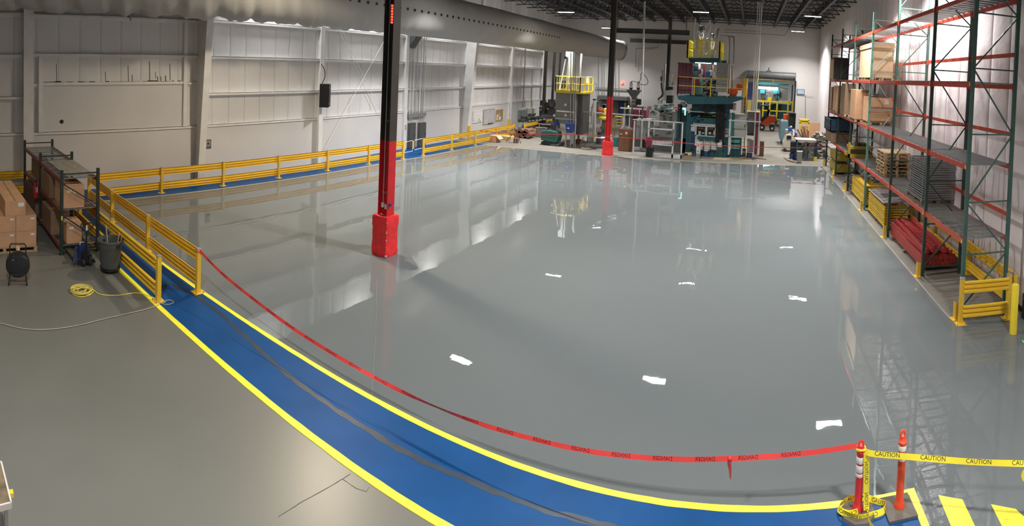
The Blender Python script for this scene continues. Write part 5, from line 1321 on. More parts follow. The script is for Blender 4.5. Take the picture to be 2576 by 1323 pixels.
g = G(t); g.tube(cr([aty(a, b, YM + .3) for a, b in ((1664, 208), (1665, 222), (1667, 236), (1662, 244), (1655, 250))], 6), .07, 8); g.build('black_hose', BLK, t, smooth=True)
bp(t, 'hose_stand', GRYD, [(1665, 176, 1667, 210, YM + .3, .08), (1661, 192, 1667, 204, YM + .28, .1)])
bp(t, 'pale_post', GRYL, [(1668.5, 160, 1673, 248, YM + .5, .15)])
g = G(t)
for l in ([(1687, 180), (1685, 195), (1686, 214)], [(1683, 206), (1690, 214), (1696, 208)], [(1690, 183), (1694, 190), (1690, 215)]): g.tube(cr([aty(a, b, YM + .2) for a, b in l], 5), .05, 6)
g.build('metal_hose', STEEL, t, smooth=True)
g = G(); 
for x in (1676.5, 1682.5): bx(g, x, 95, x + 1.8, 240, 49.0, .35)
a = rect(1676, 95, 1684.5, 240, 49.0); g.box(a[0], a[1], 49.15, 49.18, a[2], 11.1); tag(g.build('steel_column', BRN), 'dark steel column far behind the grey injection machine', 'column')
# mixer unit with two canisters
t = TT('material_mixer', 'dark hopper mixer with two steel canisters above the maroon machine', 'mixer', 1595, 38.2, 3)
Yx = 38.2
for px in (1587, 1605.5):
    p, q = aty(px, 227, Yx), aty(px, 206, Yx); g = G(t); h = q.z - p.z; g.lathe((p.x, Yx, p.z), [(.07, 0), (.13, h * .2), (.15, h * .3)], 14); g.build('cone', BLK, t); g = G(t); g.lathe((p.x, Yx, p.z), [(.14, h * .3), (.14, h * .85), (.1, h)], 14); g.build('canister', CHROME, t, smooth=True)
a = rect(1579, 226, 1611, 244, Yx); g = G(t); g.add([(a[0], Yx - .5, a[3]), (a[1], Yx - .5, a[3]), (a[1], Yx + .5, a[3]), (a[0], Yx + .5, a[3]), (a[0] + .3, Yx - .2, a[2]), (a[1] - .3, Yx - .2, a[2]), (a[1] - .3, Yx + .2, a[2]), (a[0] + .3, Yx + .2, a[2])], [(0, 1, 2, 3), (4, 5, 6, 7), (0, 1, 5, 4), (1, 2, 6, 5), (2, 3, 7, 6), (3, 0, 4, 7)]); g.build('funnel', M('funnel_dark', (.07, .085, .085), .5), t)
bp(t, 'mixer_body', GRYD, [(1588, 244, 1600, 268, Yx - .2, .5)]); bp(t, 'valve', STEEL, [(1589, 250, 1598, 255, Yx - .25, .1), (1589, 259, 1598, 263, Yx - .25, .1)]); bp(t, 'motor', BLK, [(1600, 249, 1612, 264, Yx - .1, .3)], bevel=.05)
g = G(t); g.tube(cr([aty(a, b, Yx) for a, b in ((1587, 206), (1591, 204), (1607, 206), (1612, 195), (1612, 186), (1617, 183))], 5), .03, 6); g.tube(cr([aty(a, b, Yx) for a, b in ((1610, 212), (1625, 213), (1630, 205), (1624, 192), (1619, 188))], 5), .03, 6); g.build('air_pipe', GRYD, t, smooth=True)
bp(t, 'stand', GRYD, [(1584, 268, 1620, 271, Yx, .6), (1586, 271, 1589, 385, Yx, .1), (1612, 271, 1615, 385, Yx, .1)])
g = G(); g.tube([(X_(1618, 200, 40), 40, 0), (X_(1619.5, 60, 40), 40, 11.2)], .075, 10); tag(g.build('duct_post', GRYL, smooth=True), 'tall slim pale post rising behind the dark mixer', 'post')
t = TT('maroon_machine', 'maroon machine body under the dark mixer', 'machine', 1600, 39.5)
bp(t, 'machine_body', MAR, [(1585, 272, 1626, 320, 39.5, 1.0)]); bp(t, 'base', GRYD, [(1585, 320, 1626, 385, 39.5, 1.0)]); bp(t, 'beacon', M('amber_glow', (1, .45, .05), emit=4), [(1579, 266, 1582, 270, 39.3, .08)])
bp(t, 'grey_frame', GRYL, [(1581, 270, 1584, 385, 39.4, .1), (1606, 276, 1608, 330, 39.4, .1)])
# overhead pale beams of a gantry
t = TT('gantry_frame', 'long pale gantry frame standing across the yellow robot area', 'frame', 1540, 37.6)
bp(t, 'beam', FW, [(1461, 285, 1617, 287.5, 37.4, .1)]); bp(t, 'beam', FW, [(1560, 272, 1626, 275, 39.2, .1)])
bp(t, 'post', FW, [(1490.5, 256, 1495, 372, 37.6, .12)]); bp(t, 'post', FW, [(1566, 287, 1571, 345, 37.6, .12)]); bp(t, 'post', FW, [(1612, 300, 1616, 372, 37.6, .12)])
# yellow robot
YR = 39.5
t = TT('industrial_robot', 'yellow and red industrial robot partly hidden by the far red column', 'robot', 1513, YR)
g = G(t); c = aty(1513, 300, YR); s = 1 / 33.
g.lathe((c.x, YR, 0), [(.35, 0), (.35, .3), (.28, .5), (.28, .9), (.001, .92)], 20, closed=False); g.build('robot_base', GRYD, t, smooth=True)
bp(t, 'robot_body', M('robot_yellow', (.62, .5, .06), .45), [(1503, 284, 1526, 291, YR - .3, .7), (1503, 293, 1527, 302.5, YR - .35, .8), (1518, 272, 1527, 286, YR - .2, .5)], bevel=.08)
g = G(t); p = aty(1511, 278, YR - .2); g.lathe((p.x, YR - .35, p.z), [(.001, -.05), (.24, 0), (.24, .5), (.001, .55)], 18, axis='y', closed=False); g.build('robot_joint', M('robot_red', (.42, .09, .04), .45), t, smooth=True)
bp(t, 'robot_arm', BLUD, [(1514, 262, 1532, 272, YR - .1, .3)], bevel=.05); g = G(t); g.bar(aty(1518, 264, YR), aty(1535, 300, YR), .2); g.build('robot_arm', BLUD, t)
bp(t, 'pedestal', M('robot_tan', (.28, .24, .14), .5), [(1513, 303, 1522, 345, YR, .4), (1510, 318, 1527, 325, YR - .1, .5)])
t = TT('yellow_shelf', 'small yellow slatted shelf behind the brown tool cabinet', 'shelf', 1553, 40.5)
bp(t, 'shelf_frame', M('dull_yellow_paint', (.34, .25, .03)), [(1545, 293, 1547, 345, 40.5, .1), (1562, 293, 1564, 345, 40.5, .1), (1545, 293, 1564, 295, 40.5, .6), (1545, 300, 1564, 302, 40.5, .6), (1545, 307, 1564, 309, 40.5, .6), (1545, 314, 1564, 316, 40.5, .6)])
# brown cabinet
t = cabinet('tool_cabinet', 'cabinet', 'brown tool cabinet on castors beside the far red column', 1556, 325, 1586, 378, 36.6, .8, M('brown_cabinet_paint', (.21, .105, .055), .5), 2, handle=False)
g = G(t); a = rect(1556, 325, 1586, 378, 36.6)
for x in (a[0] + .1, a[1] - .1): g.lathe((x, 36.7, .07), [(.06, -.03), (.06, .03)], 12, axis='y')
g.split('castor', BLK, t)
bp(t, 'paper_note', PAPER, [(1573, 332, 1578, 338, 36.55, .02), (1559, 336, 1565, 338, 36.55, .02)])
g = G(); 
for i in range(12): p = aty(rr.uniform(1560, 1588), 321 + rr.random() * 4, 36.8); g.cb((p.x, 36.8 + rr.random() * .4, rect(1556, 325, 1586, 378, 36.6)[3] + .06), (rr.uniform(.08, .25), .12, .1))
tag(g.build('tool_clutter', M('mixed_tools', (.35, .36, .33), .5, var=.6, scale=8)), 'pale loose items lying on the brown tool cabinet', 'clutter')['kind'] = 'stuff'
g = G(); bx(g, 1541, 345, 1556, 362, 38.4, .8); tag(g.build('teal_box', M('teal_bright', (.03, .19, .2)), bevel=.03), 'teal box low between the far red column and the brown cabinet', 'box')
# silo / tank with platform
YS = 36.6
t = TT('storage_silo', 'grey square silo with a yellow-railed top platform and a tall steel column', 'silo', 1430, YS)
SIL = M('silo_grey_green', (.185, .19, .17), .45, var=.06)
bp(t, 'silo_body', SIL, [(1397, 232, 1448, 312, YS, 2.2)]); bp(t, 'silo_side', GRYD, [(1448, 232, 1464, 340, YS + .5, 1.5)])
bp(t, 'steel_band', CHROME, [(1400, 279, 1446, 282, YS - .03, .03)]); bp(t, 'flange_band', GRYL, [(1397, 298, 1450, 301, YS - .05, .05)])
g = G(t)
for y in (263.5, 290): p = aty(1423, y, YS); g.cyl((p.x, YS - .06, p.z), (p.x, YS, p.z), .09, 14)
g.split('inspection_port', WHT, t, smooth=True)
bp(t, 'silo_leg', GRY, [(1399, 301, 1402, 352, YS, .15), (1443, 301, 1447, 372, YS, .15), (1452, 340, 1456, 362, YS + 1.5, .15)]); bp(t, 'outlet_duct', GRYL, [(1406, 302, 1440, 312, YS + .2, 1.0)], bevel=.08)
g = G(t)
for x in (1436, 1443.5, 1447.5): g.tube([aty(x, 132, YS - .1), aty(x - 1, 372, YS - .1)], .035, 6)
g.build('riser_pipe', GRYL, t, smooth=True)
zp = Z_(1430, 231, YS); x0, x1 = X_(1398, 215, YS), X_(1460, 215, YS)
g = G(t); g.box(x0, x1 + .3, YS - .1, YS + 2.4, zp - .1, zp + .02); g.build('platform', YEL2, t)
railing(t, [(x0, YS + 2.3), (x0, YS - .05), (x1, YS - .05), (x1 + .25, YS + 2.3)], zp, 1.12, YEL2, every=.75, r=.03)
bp(t, 'tower_column', FW, [(1423, 130, 1441, 154, YS + .9, .5), (1425, 154, 1440, 192, YS + .9, .5)])
g = G(t); g.tube([aty(1423, 150, YS + .8), aty(1408, 226, YS + .5)], .04, 6); g.build('stay_tube', WHT, t, smooth=True)
g = G(t); p = aty(1424.5, 145, YS + .7); g.cyl((p.x, YS + .5, p.z), (p.x, YS + .9, p.z), .1, 14); g.build('blower_port', BLK, t, smooth=True)
bp(t, 'rooftop_machine', GRYL, [(1424, 193, 1436, 214, YS + .8, .6), (1430, 210, 1444, 228, YS + .6, .6)], bevel=.04); bp(t, 'pump', STEEL, [(1432, 196, 1436, 226, YS + .4, .15), (1452, 194, 1457, 226, YS + .3, .15)]); bp(t, 'dark_tank', BLUD, [(1411, 202, 1418, 222, YS + .8, .5)], bevel=.05)
t2 = TT('vacuum_hopper', 'pale conical hopper on the wall side of the silo', 'hopper', 1480, 39.0, 4)
p, q = aty(1480, 226, 39.0), aty(1480, 193, 39.0); h = q.z - p.z; g = G(t2); g.lathe((p.x, 39.0, p.z), [(.06, 0), (.06, h * .3), (.28, h * .5), (.3, h), (.001, h + .02)], 18, closed=False); g.build('hopper_shell', GRYL, t2, smooth=True); bp(t2, 'leg', GRY, [(1479, 226, 1481, 372, 39.0, .08)])
g = G(); g.tube([aty(1458, 250, YS + 1.8), aty(1461, 180, YS + 1.8), aty(1464, 135, YS + 1.8)], [.06, .09, .12], 8); tag(g.build('slanted_duct', GRY, smooth=True), 'slanted grey duct rising beside the silo to the fabric duct', 'duct')
t = TT('blue_tub', 'blue plastic tub hanging under the silo platform edge', 'tub', 1430, YS - .6, .8)
a = rect(1421, 310, 1440, 334, YS - .6); g = G(t); g.add([(a[0], YS - .6, a[3]), (a[1], YS - .6, a[3]), (a[1], YS, a[3]), (a[0], YS, a[3]), (a[0] + .08, YS - .5, a[2]), (a[1] - .08, YS - .5, a[2]), (a[1] - .08, YS - .1, a[2]), (a[0] + .08, YS - .1, a[2])], [(0, 1, 2, 3), (4, 5, 6, 7), (0, 1, 5, 4), (1, 2, 6, 5), (2, 3, 7, 6), (3, 0, 4, 7)]); g.build('tub_body', BLU, t)
bp(t, 'label', PAPER, [(1427, 321, 1432, 324, YS - .66, .03)]); bp(t, 'tub_stand', GRY, [(1420, 334, 1441, 338, YS - .55, .5), (1421, 338, 1424, 362, YS - .55, .1), (1437, 338, 1440, 362, YS - .55, .1)])
g = G(); bx(g, 1393, 305, 1402, 316, YS - .3, .3); tag(g.build('paint_bucket', BLU, bevel=.02), 'small blue and white bucket at the near corner of the silo', 'bucket')
# silo-side dark columns by the corner
for x0, x1, lab in ((1366, 1372.5, 'dark slim column by the far wall corner, nearest the whiteboard wall'), (1388, 1393, 'middle dark slim column by the far wall corner'), (1403.5, 1407, 'dark slim column just behind the silo')):
    g = G(); a = rect(x0, 120, x1, 300, 46.0 + (x0 - 1366) * .1); Yq = 46 + (x0 - 1366) * .1; g.box(a[0], a[1], Yq, Yq + .2, 0, 8.0); tag(g.build('steel_column', BRN), lab, 'column')
# scrubber
t = TT('floor_scrubber', 'teal ride-on floor scrubber parked at the edge of the concrete', 'floor scrubber', 1380, 36.0)
SC = M('scrubber_teal', (.03, .14, .13), .35); Yq = 36.0
a = rect(1358, 328, 1402, 364, Yq); g = G(t); P = [(1359, 337), (1363, 330), (1372, 328), (1388, 329), (1401, 332), (1404, 345), (1400, 359), (1392, 360), (1385, 358), (1360, 352)]
PP = [aty(x, y, Yq) for x, y in P]; g.prism([(p.x, p.z) for p in PP], lambda p, q: (p, Yq, q), lambda p, q: (p, Yq + .9, q)); g.build('body_shell', SC, t, bevel=.05)
for y in (338, 345): bp(t, 'side_groove', M('scrubber_dark_teal', (.015, .07, .07), .4), [(1361, y, 1398, y + 2.2, Yq - .01, .03)])
bp(t, 'brush_deck', BLK, [(1363, 356, 1386, 364, Yq - .05, .9)], bevel=.03); bp(t, 'squeegee', GRYD, [(1384, 362, 1406, 366, Yq - .1, 1.0)])
for x in (1366, 1395):
    g = G(t); p = aty(x, 360, Yq); g.lathe((p.x, Yq, .14), [(.05, -.06), (.14, -.06), (.14, .06), (.05, .06)], 16, axis='y'); g.build('wheel', BLKR, t, smooth=True)
# table, chair, hose ring, bucket
t = TT('work_table', 'white folding table with small items behind the folding chair', 'table', 1489, 37.0)
a = rect(1459, 340.5, 1520, 344, 37.0); g = G(t); g.box(a[0], a[1], 36.9, 37.7, .74, .78); g.build('tabletop', WHT, t)
for x in (a[0] + .15, a[1] - .15):
    g = G(t); g.bar((x - .12, 37.0, 0), (x + .1, 37.0, .74), .03); g.bar((x + .12, 37.6, 0), (x - .1, 37.6, .74), .03); g.split('leg', GRY, t)
for i, (px, m, w, nm, lb) in enumerate(((1493, YEL2, .25, 'yellow_box', 'small yellow item on the white folding table'), (1504, RED, .14, 'red_bottle', 'small red item on the white folding table'), (1508, BLU, .2, 'blue_cloth', 'small blue item on the white folding table'), (1468, PAPER, .3, 'paper_stack', 'papers on the near end of the white folding table'))):
    p = aty(px, 340, 37.2); g = G(); g.cb((p.x, 37.25, .83 if i != 3 else .79), (w, .2, .09 if i != 3 else .02)); tag(g.build(nm, m, bevel=.01), lb, 'item')
t = TT('folding_chair', 'grey folding chair in front of the white table', 'chair', 1486, 36.5)
c = X_(1486, 360, 36.5)
g = G(t); g.box(c - .2, c + .2, 36.35, 36.4, .52, .86); g.build('backrest', M('chair_grey_green', (.16, .17, .14), .5), t, bevel=.04)
g = G(t); g.box(c - .2, c + .2, 36.4, 36.78, .42, .45); g.build('seat', MATS['chair_grey_green'], t, bevel=.01)
for sx in (-.2, .2):
    g = G(t); g.bar((c + sx, 36.34, .9), (c + sx, 36.85, 0), .025); g.build('leg', GRYL, t); g = G(t); g.bar((c + sx, 36.8, .43), (c + sx, 36.3, 0), .025); g.build('leg', GRYL, t)
p = atz(1475, 375); g = G(); 
for i in range(4): g.tube([(p.x + .38 * math.cos(a * .26) * (1 - i * .08), p.y + .36 * math.sin(a * .26) * (1 - i * .08), .03 + i * .03) for a in range(24)], .025, 6, closed=True)
tag(g.build('hose_coil', M('dirty_hose', (.22, .21, .17), .6), smooth=True), 'coil of grey hose on the concrete beside the folding chair', 'hose')
t = TT('orange_bucket', 'dirty orange bucket between the silo and the folding chair', 'bucket', 1457, 37.0); p = atz(1457, 364); g = G(t); g.lathe((p.x, p.y, 0), [(.14, 0), (.19, .38), (.18, .38), (.13, .03), (.001, .03)], 18, closed=False); g.build('bucket_body', M('dull_orange', (.28, .10, .04), .5), t, smooth=True)
g = G(t); g.tube([(p.x - .19, p.y, .36), (p.x, p.y - .05, .48), (p.x + .19, p.y, .36)], .008, 6); g.build('bail_handle', STEEL, t)
t.location = (p.x, p.y, 0)
for c_ in t.children:
    for v in c_.data.vertices: v.co += Vector((X_(1457, 350, 37.0) - p.x, 37.0 - p.y, 0))
g = G(); bx(g, 1446, 351, 1462, 362, 38.3, .5); tag(g.build('dark_crate', GRYD), 'dark crate behind the orange bucket', 'crate')
# left-hand clutter by the wall
p0 = atz(1243, 358); t = T('cardboard_box', 'brown cardboard box at the corner of the shiny floor by the far guardrail', 'box', (p0.x, 34.6, 0)); a = rect(1230, 341, 1248, 357, 34.6)
g = G(t); g.box(a[0], a[1], 34.6, 35.3, 0, a[3]); g.build('carton_body', CARD, t, bevel=.01); g = G(t); g.add([(a[1], 34.6, a[3]), (a[1] + .25, 34.6, a[3] - .25), (a[1] + .25, 35.3, a[3] - .25), (a[1], 35.3, a[3]), (a[1], 34.6, a[3] - .01), (a[1] + .25, 34.6, a[3] - .26), (a[1] + .25, 35.3, a[3] - .26), (a[1], 35.3, a[3] - .01)], [(0, 1, 2, 3), (4, 5, 6, 7), (0, 1, 5, 4), (1, 2, 6, 5), (2, 3, 7, 6), (3, 0, 4, 7)]); g.build('flap', CARDL, t)
t = TT('tripod_stand', 'reddish tripod stand with a pump between the brown box and the bundle', 'stand', 1297, 35.6)
c = X_(1297, 350, 35.6)
g = G(t)
for dx, dy in ((-.75, -.1), (.5, -.1), (-.1, .7), (.2, -.4)): g.bar((c, 35.6, .95), (c + dx, 35.6 + dy, 0), .04)
g.bar((c - .5, 35.6, .6), (c + .4, 35.6, .6), .04); g.build('leg_frame', M('rusty_tube', (.16, .07, .05), .6), t)
g = G(t); g.lathe((c, 35.6, .9), [(.12, 0), (.16, .12), (.1, .25), (.001, .27)], 14, closed=False); g.lathe((c, 35.7, .02), [(.2, 0), (.2, .3), (.05, .35)], 14); g.split('pump', M('rusty_pump', (.18, .10, .08), .6), t, smooth=True)
g = G(); bx(g, 1256, 343, 1285, 353, 36.2, .6); tag(g.build('flat_carton', CARDL), 'flat pale carton behind the tripod stand', 'box')
t = TT('pipe_bundle', 'reddish brown wrapped bundle on the concrete by the wall', 'bundle', 1314, 38.2)
g = G(t)
for i in range(7): 
    p = aty(1300 + i * 4.5, 340 - (i % 3) * 4.5, 38.2); g.cyl((p.x, 38.2, max(.22, p.z)), (p.x, 39.4, max(.22, p.z)), .22, 12)
g.build('bundled_roll', M('bundle_brown', (.19, .095, .07), .7, var=.2), t, smooth=True)
t = TT('grey_radiator', 'grey finned radiator standing by the teal floor scrubber', 'radiator', 1360, 39.6)
for i in range(9): bp(t, 'fin', M('radiator_grey', (.2, .17, .17), .6), [(1347 + i * 2.8, 322, 1348.9 + i * 2.8, 341, 39.6, .3)])
bp(t, 'header', MATS['radiator_grey'], [(1346, 321, 1373, 323.5, 39.6, .35)])
t = TT('black_conveyor', 'low dark machine with rollers along the wall behind the radiator', 'machine', 1345, 42.5)
g = G(t)
for i in range(26):
    p = aty(rr.uniform(1316, 1392), rr.uniform(288, 318), 42.5 + rr.random()); g.cb((p.x, p.y, max(.2, p.z)), (rr.uniform(.2, 1.0), .4, rr.uniform(.1, .35)))
bx(g, 1314, 318, 1388, 330, 42.4, 1.5); g.build('machine_mass', M('dark_clutter', (.05, .052, .052), .5, .2, var=.7, scale=4), t)
bp(t, 'roller', STEEL, [(1330 + i * 9, 303 - i, 1335 + i * 9, 306 - i, 42.3, .2) for i in range(5)]); bp(t, 'frame_rail', GRY, [(1318, 310, 1385, 312, 42.3, .1)])
t = TT('dark_machine', 'tall dark machine mass in the far corner beside the silo', 'machine', 1383, 47.0)
g = G(t)
for i in range(30): p = aty(rr.uniform(1366, 1396), rr.uniform(255, 312), 46.0 + rr.random()); g.cb((p.x, p.y, max(.3, p.z)), (rr.uniform(.2, .7), .5, rr.uniform(.15, .7)))
bx(g, 1368, 296, 1396, 322, 46.2, 1.4); g.build('machine_mass', MATS['dark_clutter'], t)
# behind-silo wall details: canopy, doors, exit sign, wall conduits
t = TT('grey_canopy', 'long grey canopy over the doors on the far wall', 'canopy', 1540, 53.6, 4)
a = rect(1502, 242, 1577, 252, 53.6); g = G(t); g.box(a[0], a[1], 53.6, 54.95, a[2], a[3]); g.build('canopy_shell', GRYD, t, bevel=.03)
bp(t, 'bracket', BLK, [(1491, 249, 1501, 252, 54.0, .3)])
t = TT('wall_recess', 'grey recessed partition under the canopy on the far wall', 'partition', 1540, 54.4)
bp(t, 'panel', M('partition_grey', (.19, .19, .18), .6), [(1490, 253, 1581, 330, 54.6, .3)]); bp(t, 'window_pane', M('pale_lit_pane', (.5, .5, .48), .4), [(1504, 257, 1511, 275, 54.55, .04)]); bp(t, 'window_frame', FW, [(1490, 254, 1514, 256, 54.5, .08), (1490, 254, 1492.5, 330, 54.5, .08), (1512, 254, 1514, 330, 54.5, .08)])
a = rect(1556, 256, 1579, 335, 54.3); t = T('blue_door', 'dark-framed blue door on the far wall under the canopy', 'door', (a[0], 54.3, 0))
bp(t, 'door_frame', BLUD, [(1555, 255, 1557, 335, 54.3, .2), (1577, 255, 1579, 335, 54.3, .2), (1555, 254, 1579, 257, 54.3, .2)]); bp(t, 'door_leaf', M('door_blue', (.02, .05, .22), .45), [(1557, 257, 1565.5, 335, 54.4, .08)]); bp(t, 'lit_gap', M('pale_lit_pane', (.5, .5, .48)), [(1568, 258, 1573.5, 335, 54.45, .04)])
a = rect(1562.5, 205.5, 1567.8, 210.5, 54.8); t = T('exit_sign', 'small red lit EXIT sign high on the far wall', 'sign', (a[0], 54.8, a[2]))
g = G(t); g.box(a[0], a[1], 54.82, 54.99, a[2], a[3]); g.build('housing', REDG, t); g = G(t); h = (a[3] - a[2]) * .5; wd = text2d('EXIT')[2] * h; lettering(g, 'EXIT', lambda u, v: (a[0] + (a[1] - a[0]) / 2 - min(wd, (a[1] - a[0]) * .9) / 2 + u * h * min(1, (a[1] - a[0]) * .9 / wd), 54.81, a[2] + h * .5 + v * h)); g.build('lettering', M('exit_letter', (1, .6, .5), emit=3), t)
g = G()
for px in (1506, 1515, 1520, 1533, 1548, 1556): g.tube([aty(px, 128, 54.7), aty(px, 242, 54.7)], .03, 6)
bx(g, 1498, 221.5, 1579, 224, 54.75, .1); tag(g.build('conduit', GRY, smooth=True), 'row of thin conduits on the far wall above the canopy', 'conduit')['kind'] = 'stuff'
g = G(); g.tube([aty(1599, 170, 54.5), aty(1600, 122, 54.5), aty(1655, 120, 54.5)], .05, 8); g.tube([aty(1622, 131, 54.5), aty(1632, 125, 54.5), aty(1656, 119, 54.5), aty(1656, 104, 54.5)], .03, 6); tag(g.build('wall_pipe', GRY, smooth=True), 'thin grey pipe bent across the far wall below the dark beam', 'pipe')
g = G(); g.tube([(aty(1501, 265, 45).x, 45, 0), aty(1501, 214, 45), aty(1497, 208, 45)], .04, 6); tag(g.build('gooseneck_pipe', GRYL, smooth=True), 'thin gooseneck pipe above the pale gantry', 'pipe')
# floor items before the press
def pail(px, py, ptop, r, mat, lab, name='pail', lid=None, Y=None):
    p = atz(px, py); h = 0; 
    z = 0.; 
    hh = (py - ptop) / (F / math.hypot(p.x, p.y)); t = T(name, lab, 'bucket', (p.x, p.y, 0))
    g = G(t); g.lathe((p.x, p.y, 0), [(r * .88, 0), (r, hh - .02), (r * 1.05, hh - .02), (r * 1.05, hh)], 20); g.build('pail_body', mat, t, smooth=True)
    if lid: g = G(t); g.lathe((p.x, p.y, hh), [(r * 1.07, -.03), (r * 1.07, .015), (.001, .015)], 20, closed=False); g.build('lid', lid, t)
    g = G(t); g.tube([(p.x - r * 1.05, p.y, hh - .05), (p.x, p.y - r * 1.15, hh - .15), (p.x + r * 1.05, p.y, hh - .05)], .008, 5); g.build('bail_handle', STEEL, t); return t, p, hh
t, p, hh = pail(1756, 397, 386, .16, GRY, 'grey pail at the bottom of the stack of three before the press')
zz = hh + .01
for i in (1, 2):
    o = T('pail', ['', 'white pail in the middle of the stack of three before the press', 'white pail on top of the stack of three before the press'][i], 'bucket', (p.x, p.y, zz))
    g = G(o); g.lathe((p.x, p.y, zz), [(.14, 0), (.16, .34), (.17, .34), (.17, .37), (.001, .38)], 20, closed=False); g.build('pail_body', WHT, o, smooth=True)
    g = G(o); g.box(p.x - .06, p.x + .06, p.y - .165, p.y - .16, zz + .1, zz + .22); g.build('label', GRY, o); zz += .385
pail(1776, 394, 378, .17, M('blue_tin', (.025, .06, .16), .35), 'blue tin pail with a crumpled white top before the press', lid=PAPER)
pail(1885, 397, 385, .20, M('purple_blue_tin', (.05, .05, .14), .35), 'dark blue and red drum-shaped pail between the labelled carton and the loose boards', lid=M('dark_tin_lid', (.05, .05, .06), .4))
for r_, m, nm, lb, ct in (((1787, 384, 1794, 392), M('clear_tote', (.22, .27, .30), .3), 'storage_tote', 'clear blue tote before the press, beside the blue tin', 'tote'), ((1794, 386, 1801, 394), M('pale_tote', (.40, .43, .42), .4), 'storage_tote', 'small pale tote before the press', 'tote'),
    ((1823, 381, 1832, 395), BLU, 'blue_container', 'blue rectangular container before the press', 'container'), ((1836, 379, 1850, 393), CARDD, 'cardboard_box', 'dull carton between the blue container and the white bag', 'box'),
    ((1864, 375, 1876, 393), CARDD, 'cardboard_box', 'dull carton with pale labels between the white bag and the drum-shaped pail', 'box'), ((1722, 380, 1731, 391), M('dark_red_box', (.12, .03, .025), .6), 'small_box', 'dark red box at the foot of the press by the cable tangle', 'box'), ((1730, 384, 1740, 392), CARDL, 'small_box', 'pale box beside the dark red box at the foot of the press', 'box')):
    p = atz((r_[0] + r_[2]) / 2, r_[3]); a = rect(*r_, p.y); t = T(nm, lb, ct, (p.x, p.y, 0))
    g = G(t); g.box(a[0], a[1], p.y, p.y + .35, 0.015, a[3]); g.build('body', m, t, bevel=.01); g = G(t); g.box(a[0] - .01, a[1] + .01, p.y - .01, p.y + .36, a[3] - .04, a[3] + .005) if 'tote' in nm else g.box(a[0] + .02, a[1] - .02, p.y - .004, p.y, a[3] * .5, a[3] * .7); g.build('lid' if 'tote' in nm else 'label', m if 'tote' in nm else PAPER, t)
p = atz(1856.5, 394); hh = (394 - 358) / (F / math.hypot(p.x, p.y)); g = G(); g.lathe((p.x, p.y, 0.015), [(.001, 0), (.17, 0), (.20, hh * .2), (.19, hh * .55), (.15, hh * .8), (.05, hh * .9), (.06, hh), (.001, hh)], 16, closed=False)
for v in g.v: v.x += .012 * math.sin(v.z * 17 + v.y * 20); v.y += .015 * math.sin(v.z * 13)
tag(g.build('white_sack', M('white_sack_plastic', (.62, .55, .53), .4, bump=.5, bscale=9), smooth=True), 'tall white sack tied at the top before the press', 'sack')
q = [atz(x, y) for x, y in ((1800, 393), (1890, 394), (1891, 404), (1793, 402))]
g = G(); g.add([(p.x, p.y, .014) for p in q] + [(p.x, p.y, 0) for p in q], [(0, 1, 2, 3), (7, 6, 5, 4), (0, 1, 5, 4), (1, 2, 6, 5), (2, 3, 7, 6), (3, 0, 4, 7)]); tag(g.build('cardboard_sheet', M('floor_cardboard', (.36, .27, .17), .8)), 'large flattened cardboard sheet on the floor before the press', 'cardboard')
g = G()
for i in range(5): a, b = atz(1895 + i * 2, 397 + i * .6), atz(1928 - i * 4, 402 - i * 1.5); g.bar((a.x, a.y, .03 + .01 * i), (b.x, b.y, .04), .08, .025)
tag(g.build('scrap_wood', WOODD), 'loose dark boards on the floor past the cardboard sheet', 'wood')['kind'] = 'stuff'
g = G(); p = atz(1723, 398)
g.tube([(p.x + .5 * math.cos(a * .5) * (1 + .2 * math.sin(a)), p.y + .3 * math.sin(a * .5), .02) for a in range(40)], .012, 5); tag(g.build('cable_tangle', M('dull_yellow_cable', (.36, .28, .07), .5)), 'tangle of dull yellow cable on the concrete before the dark red box', 'cable')
# ---- door coil, jambs, monitor
t = T('rollup_door', 'grey roll-up door drum and black jambs around the opening to the next hall', 'roll-up door', (2, 54.6, 0))
a = rect(1877, 180, 2001, 200, 54.2); r = (a[3] - a[2]) / 2; zc_ = (a[3] + a[2]) / 2
g = G(t); g.cyl((a[0], 54.3, zc_), (a[1], 54.3, zc_), r, 24); g.build('coil_drum', GRYD, t, smooth=True)
g = G(t); g.box(a[0] - .05, a[0], 53.8, 54.95, zc_ - r, zc_ + r); g.box(a[1], a[1] + .05, 53.8, 54.95, zc_ - r, zc_ + r); g.build('end_plate', GRY, t)
g = G(t); a1 = rect(1996, 199, 1999.5, 352, 54.7); g.box(a1[0], a1[1], 54.75, 54.95, 0, a[2]); g.build('jamb', BLK, t); g = G(t); g.box(DX0 - .1, DX0 + .06, 54.75, 54.95, 0, a[2]); g.build('jamb', BLK, t)
g = G(t); p = aty(1934, 172, 54.3); g.box(p.x - .25, p.x + .25, 54.2, 54.4, zc_ + r - .05, zc_ + r + .1); g.box(p.x - .06, p.x + .06, 54.25, 54.35, zc_ + r, zc_ + r + .4); g.build('motor', GRYD, t)
a = rect(2005, 224.5, 2024, 237.5, 54.85); t = T('wall_monitor', 'monitor on the far wall beside the roll-up door', 'monitor', (a[0], 54.85, a[2]))
g = G(t); g.box(a[0], a[1], 54.85, 54.99, a[2], a[3]); g.build('case', GRYD, t, bevel=.02); g = G(t); g.box(a[0] + .05, a[1] - .05, 54.84, 54.85, a[2] + .05, a[3] - .05); g.build('screen', M('screen_blue_grey', (.22, .29, .38), emit=.8), t)
g = G(t); g.tube([aty(2026, 240, 54.9), aty(2026, 295, 54.9)], .02, 6); g.tube([aty(2024, 241, 54.9), aty(2046, 244, 54.9)], .015, 6); g.build('cable', GRYD, t)
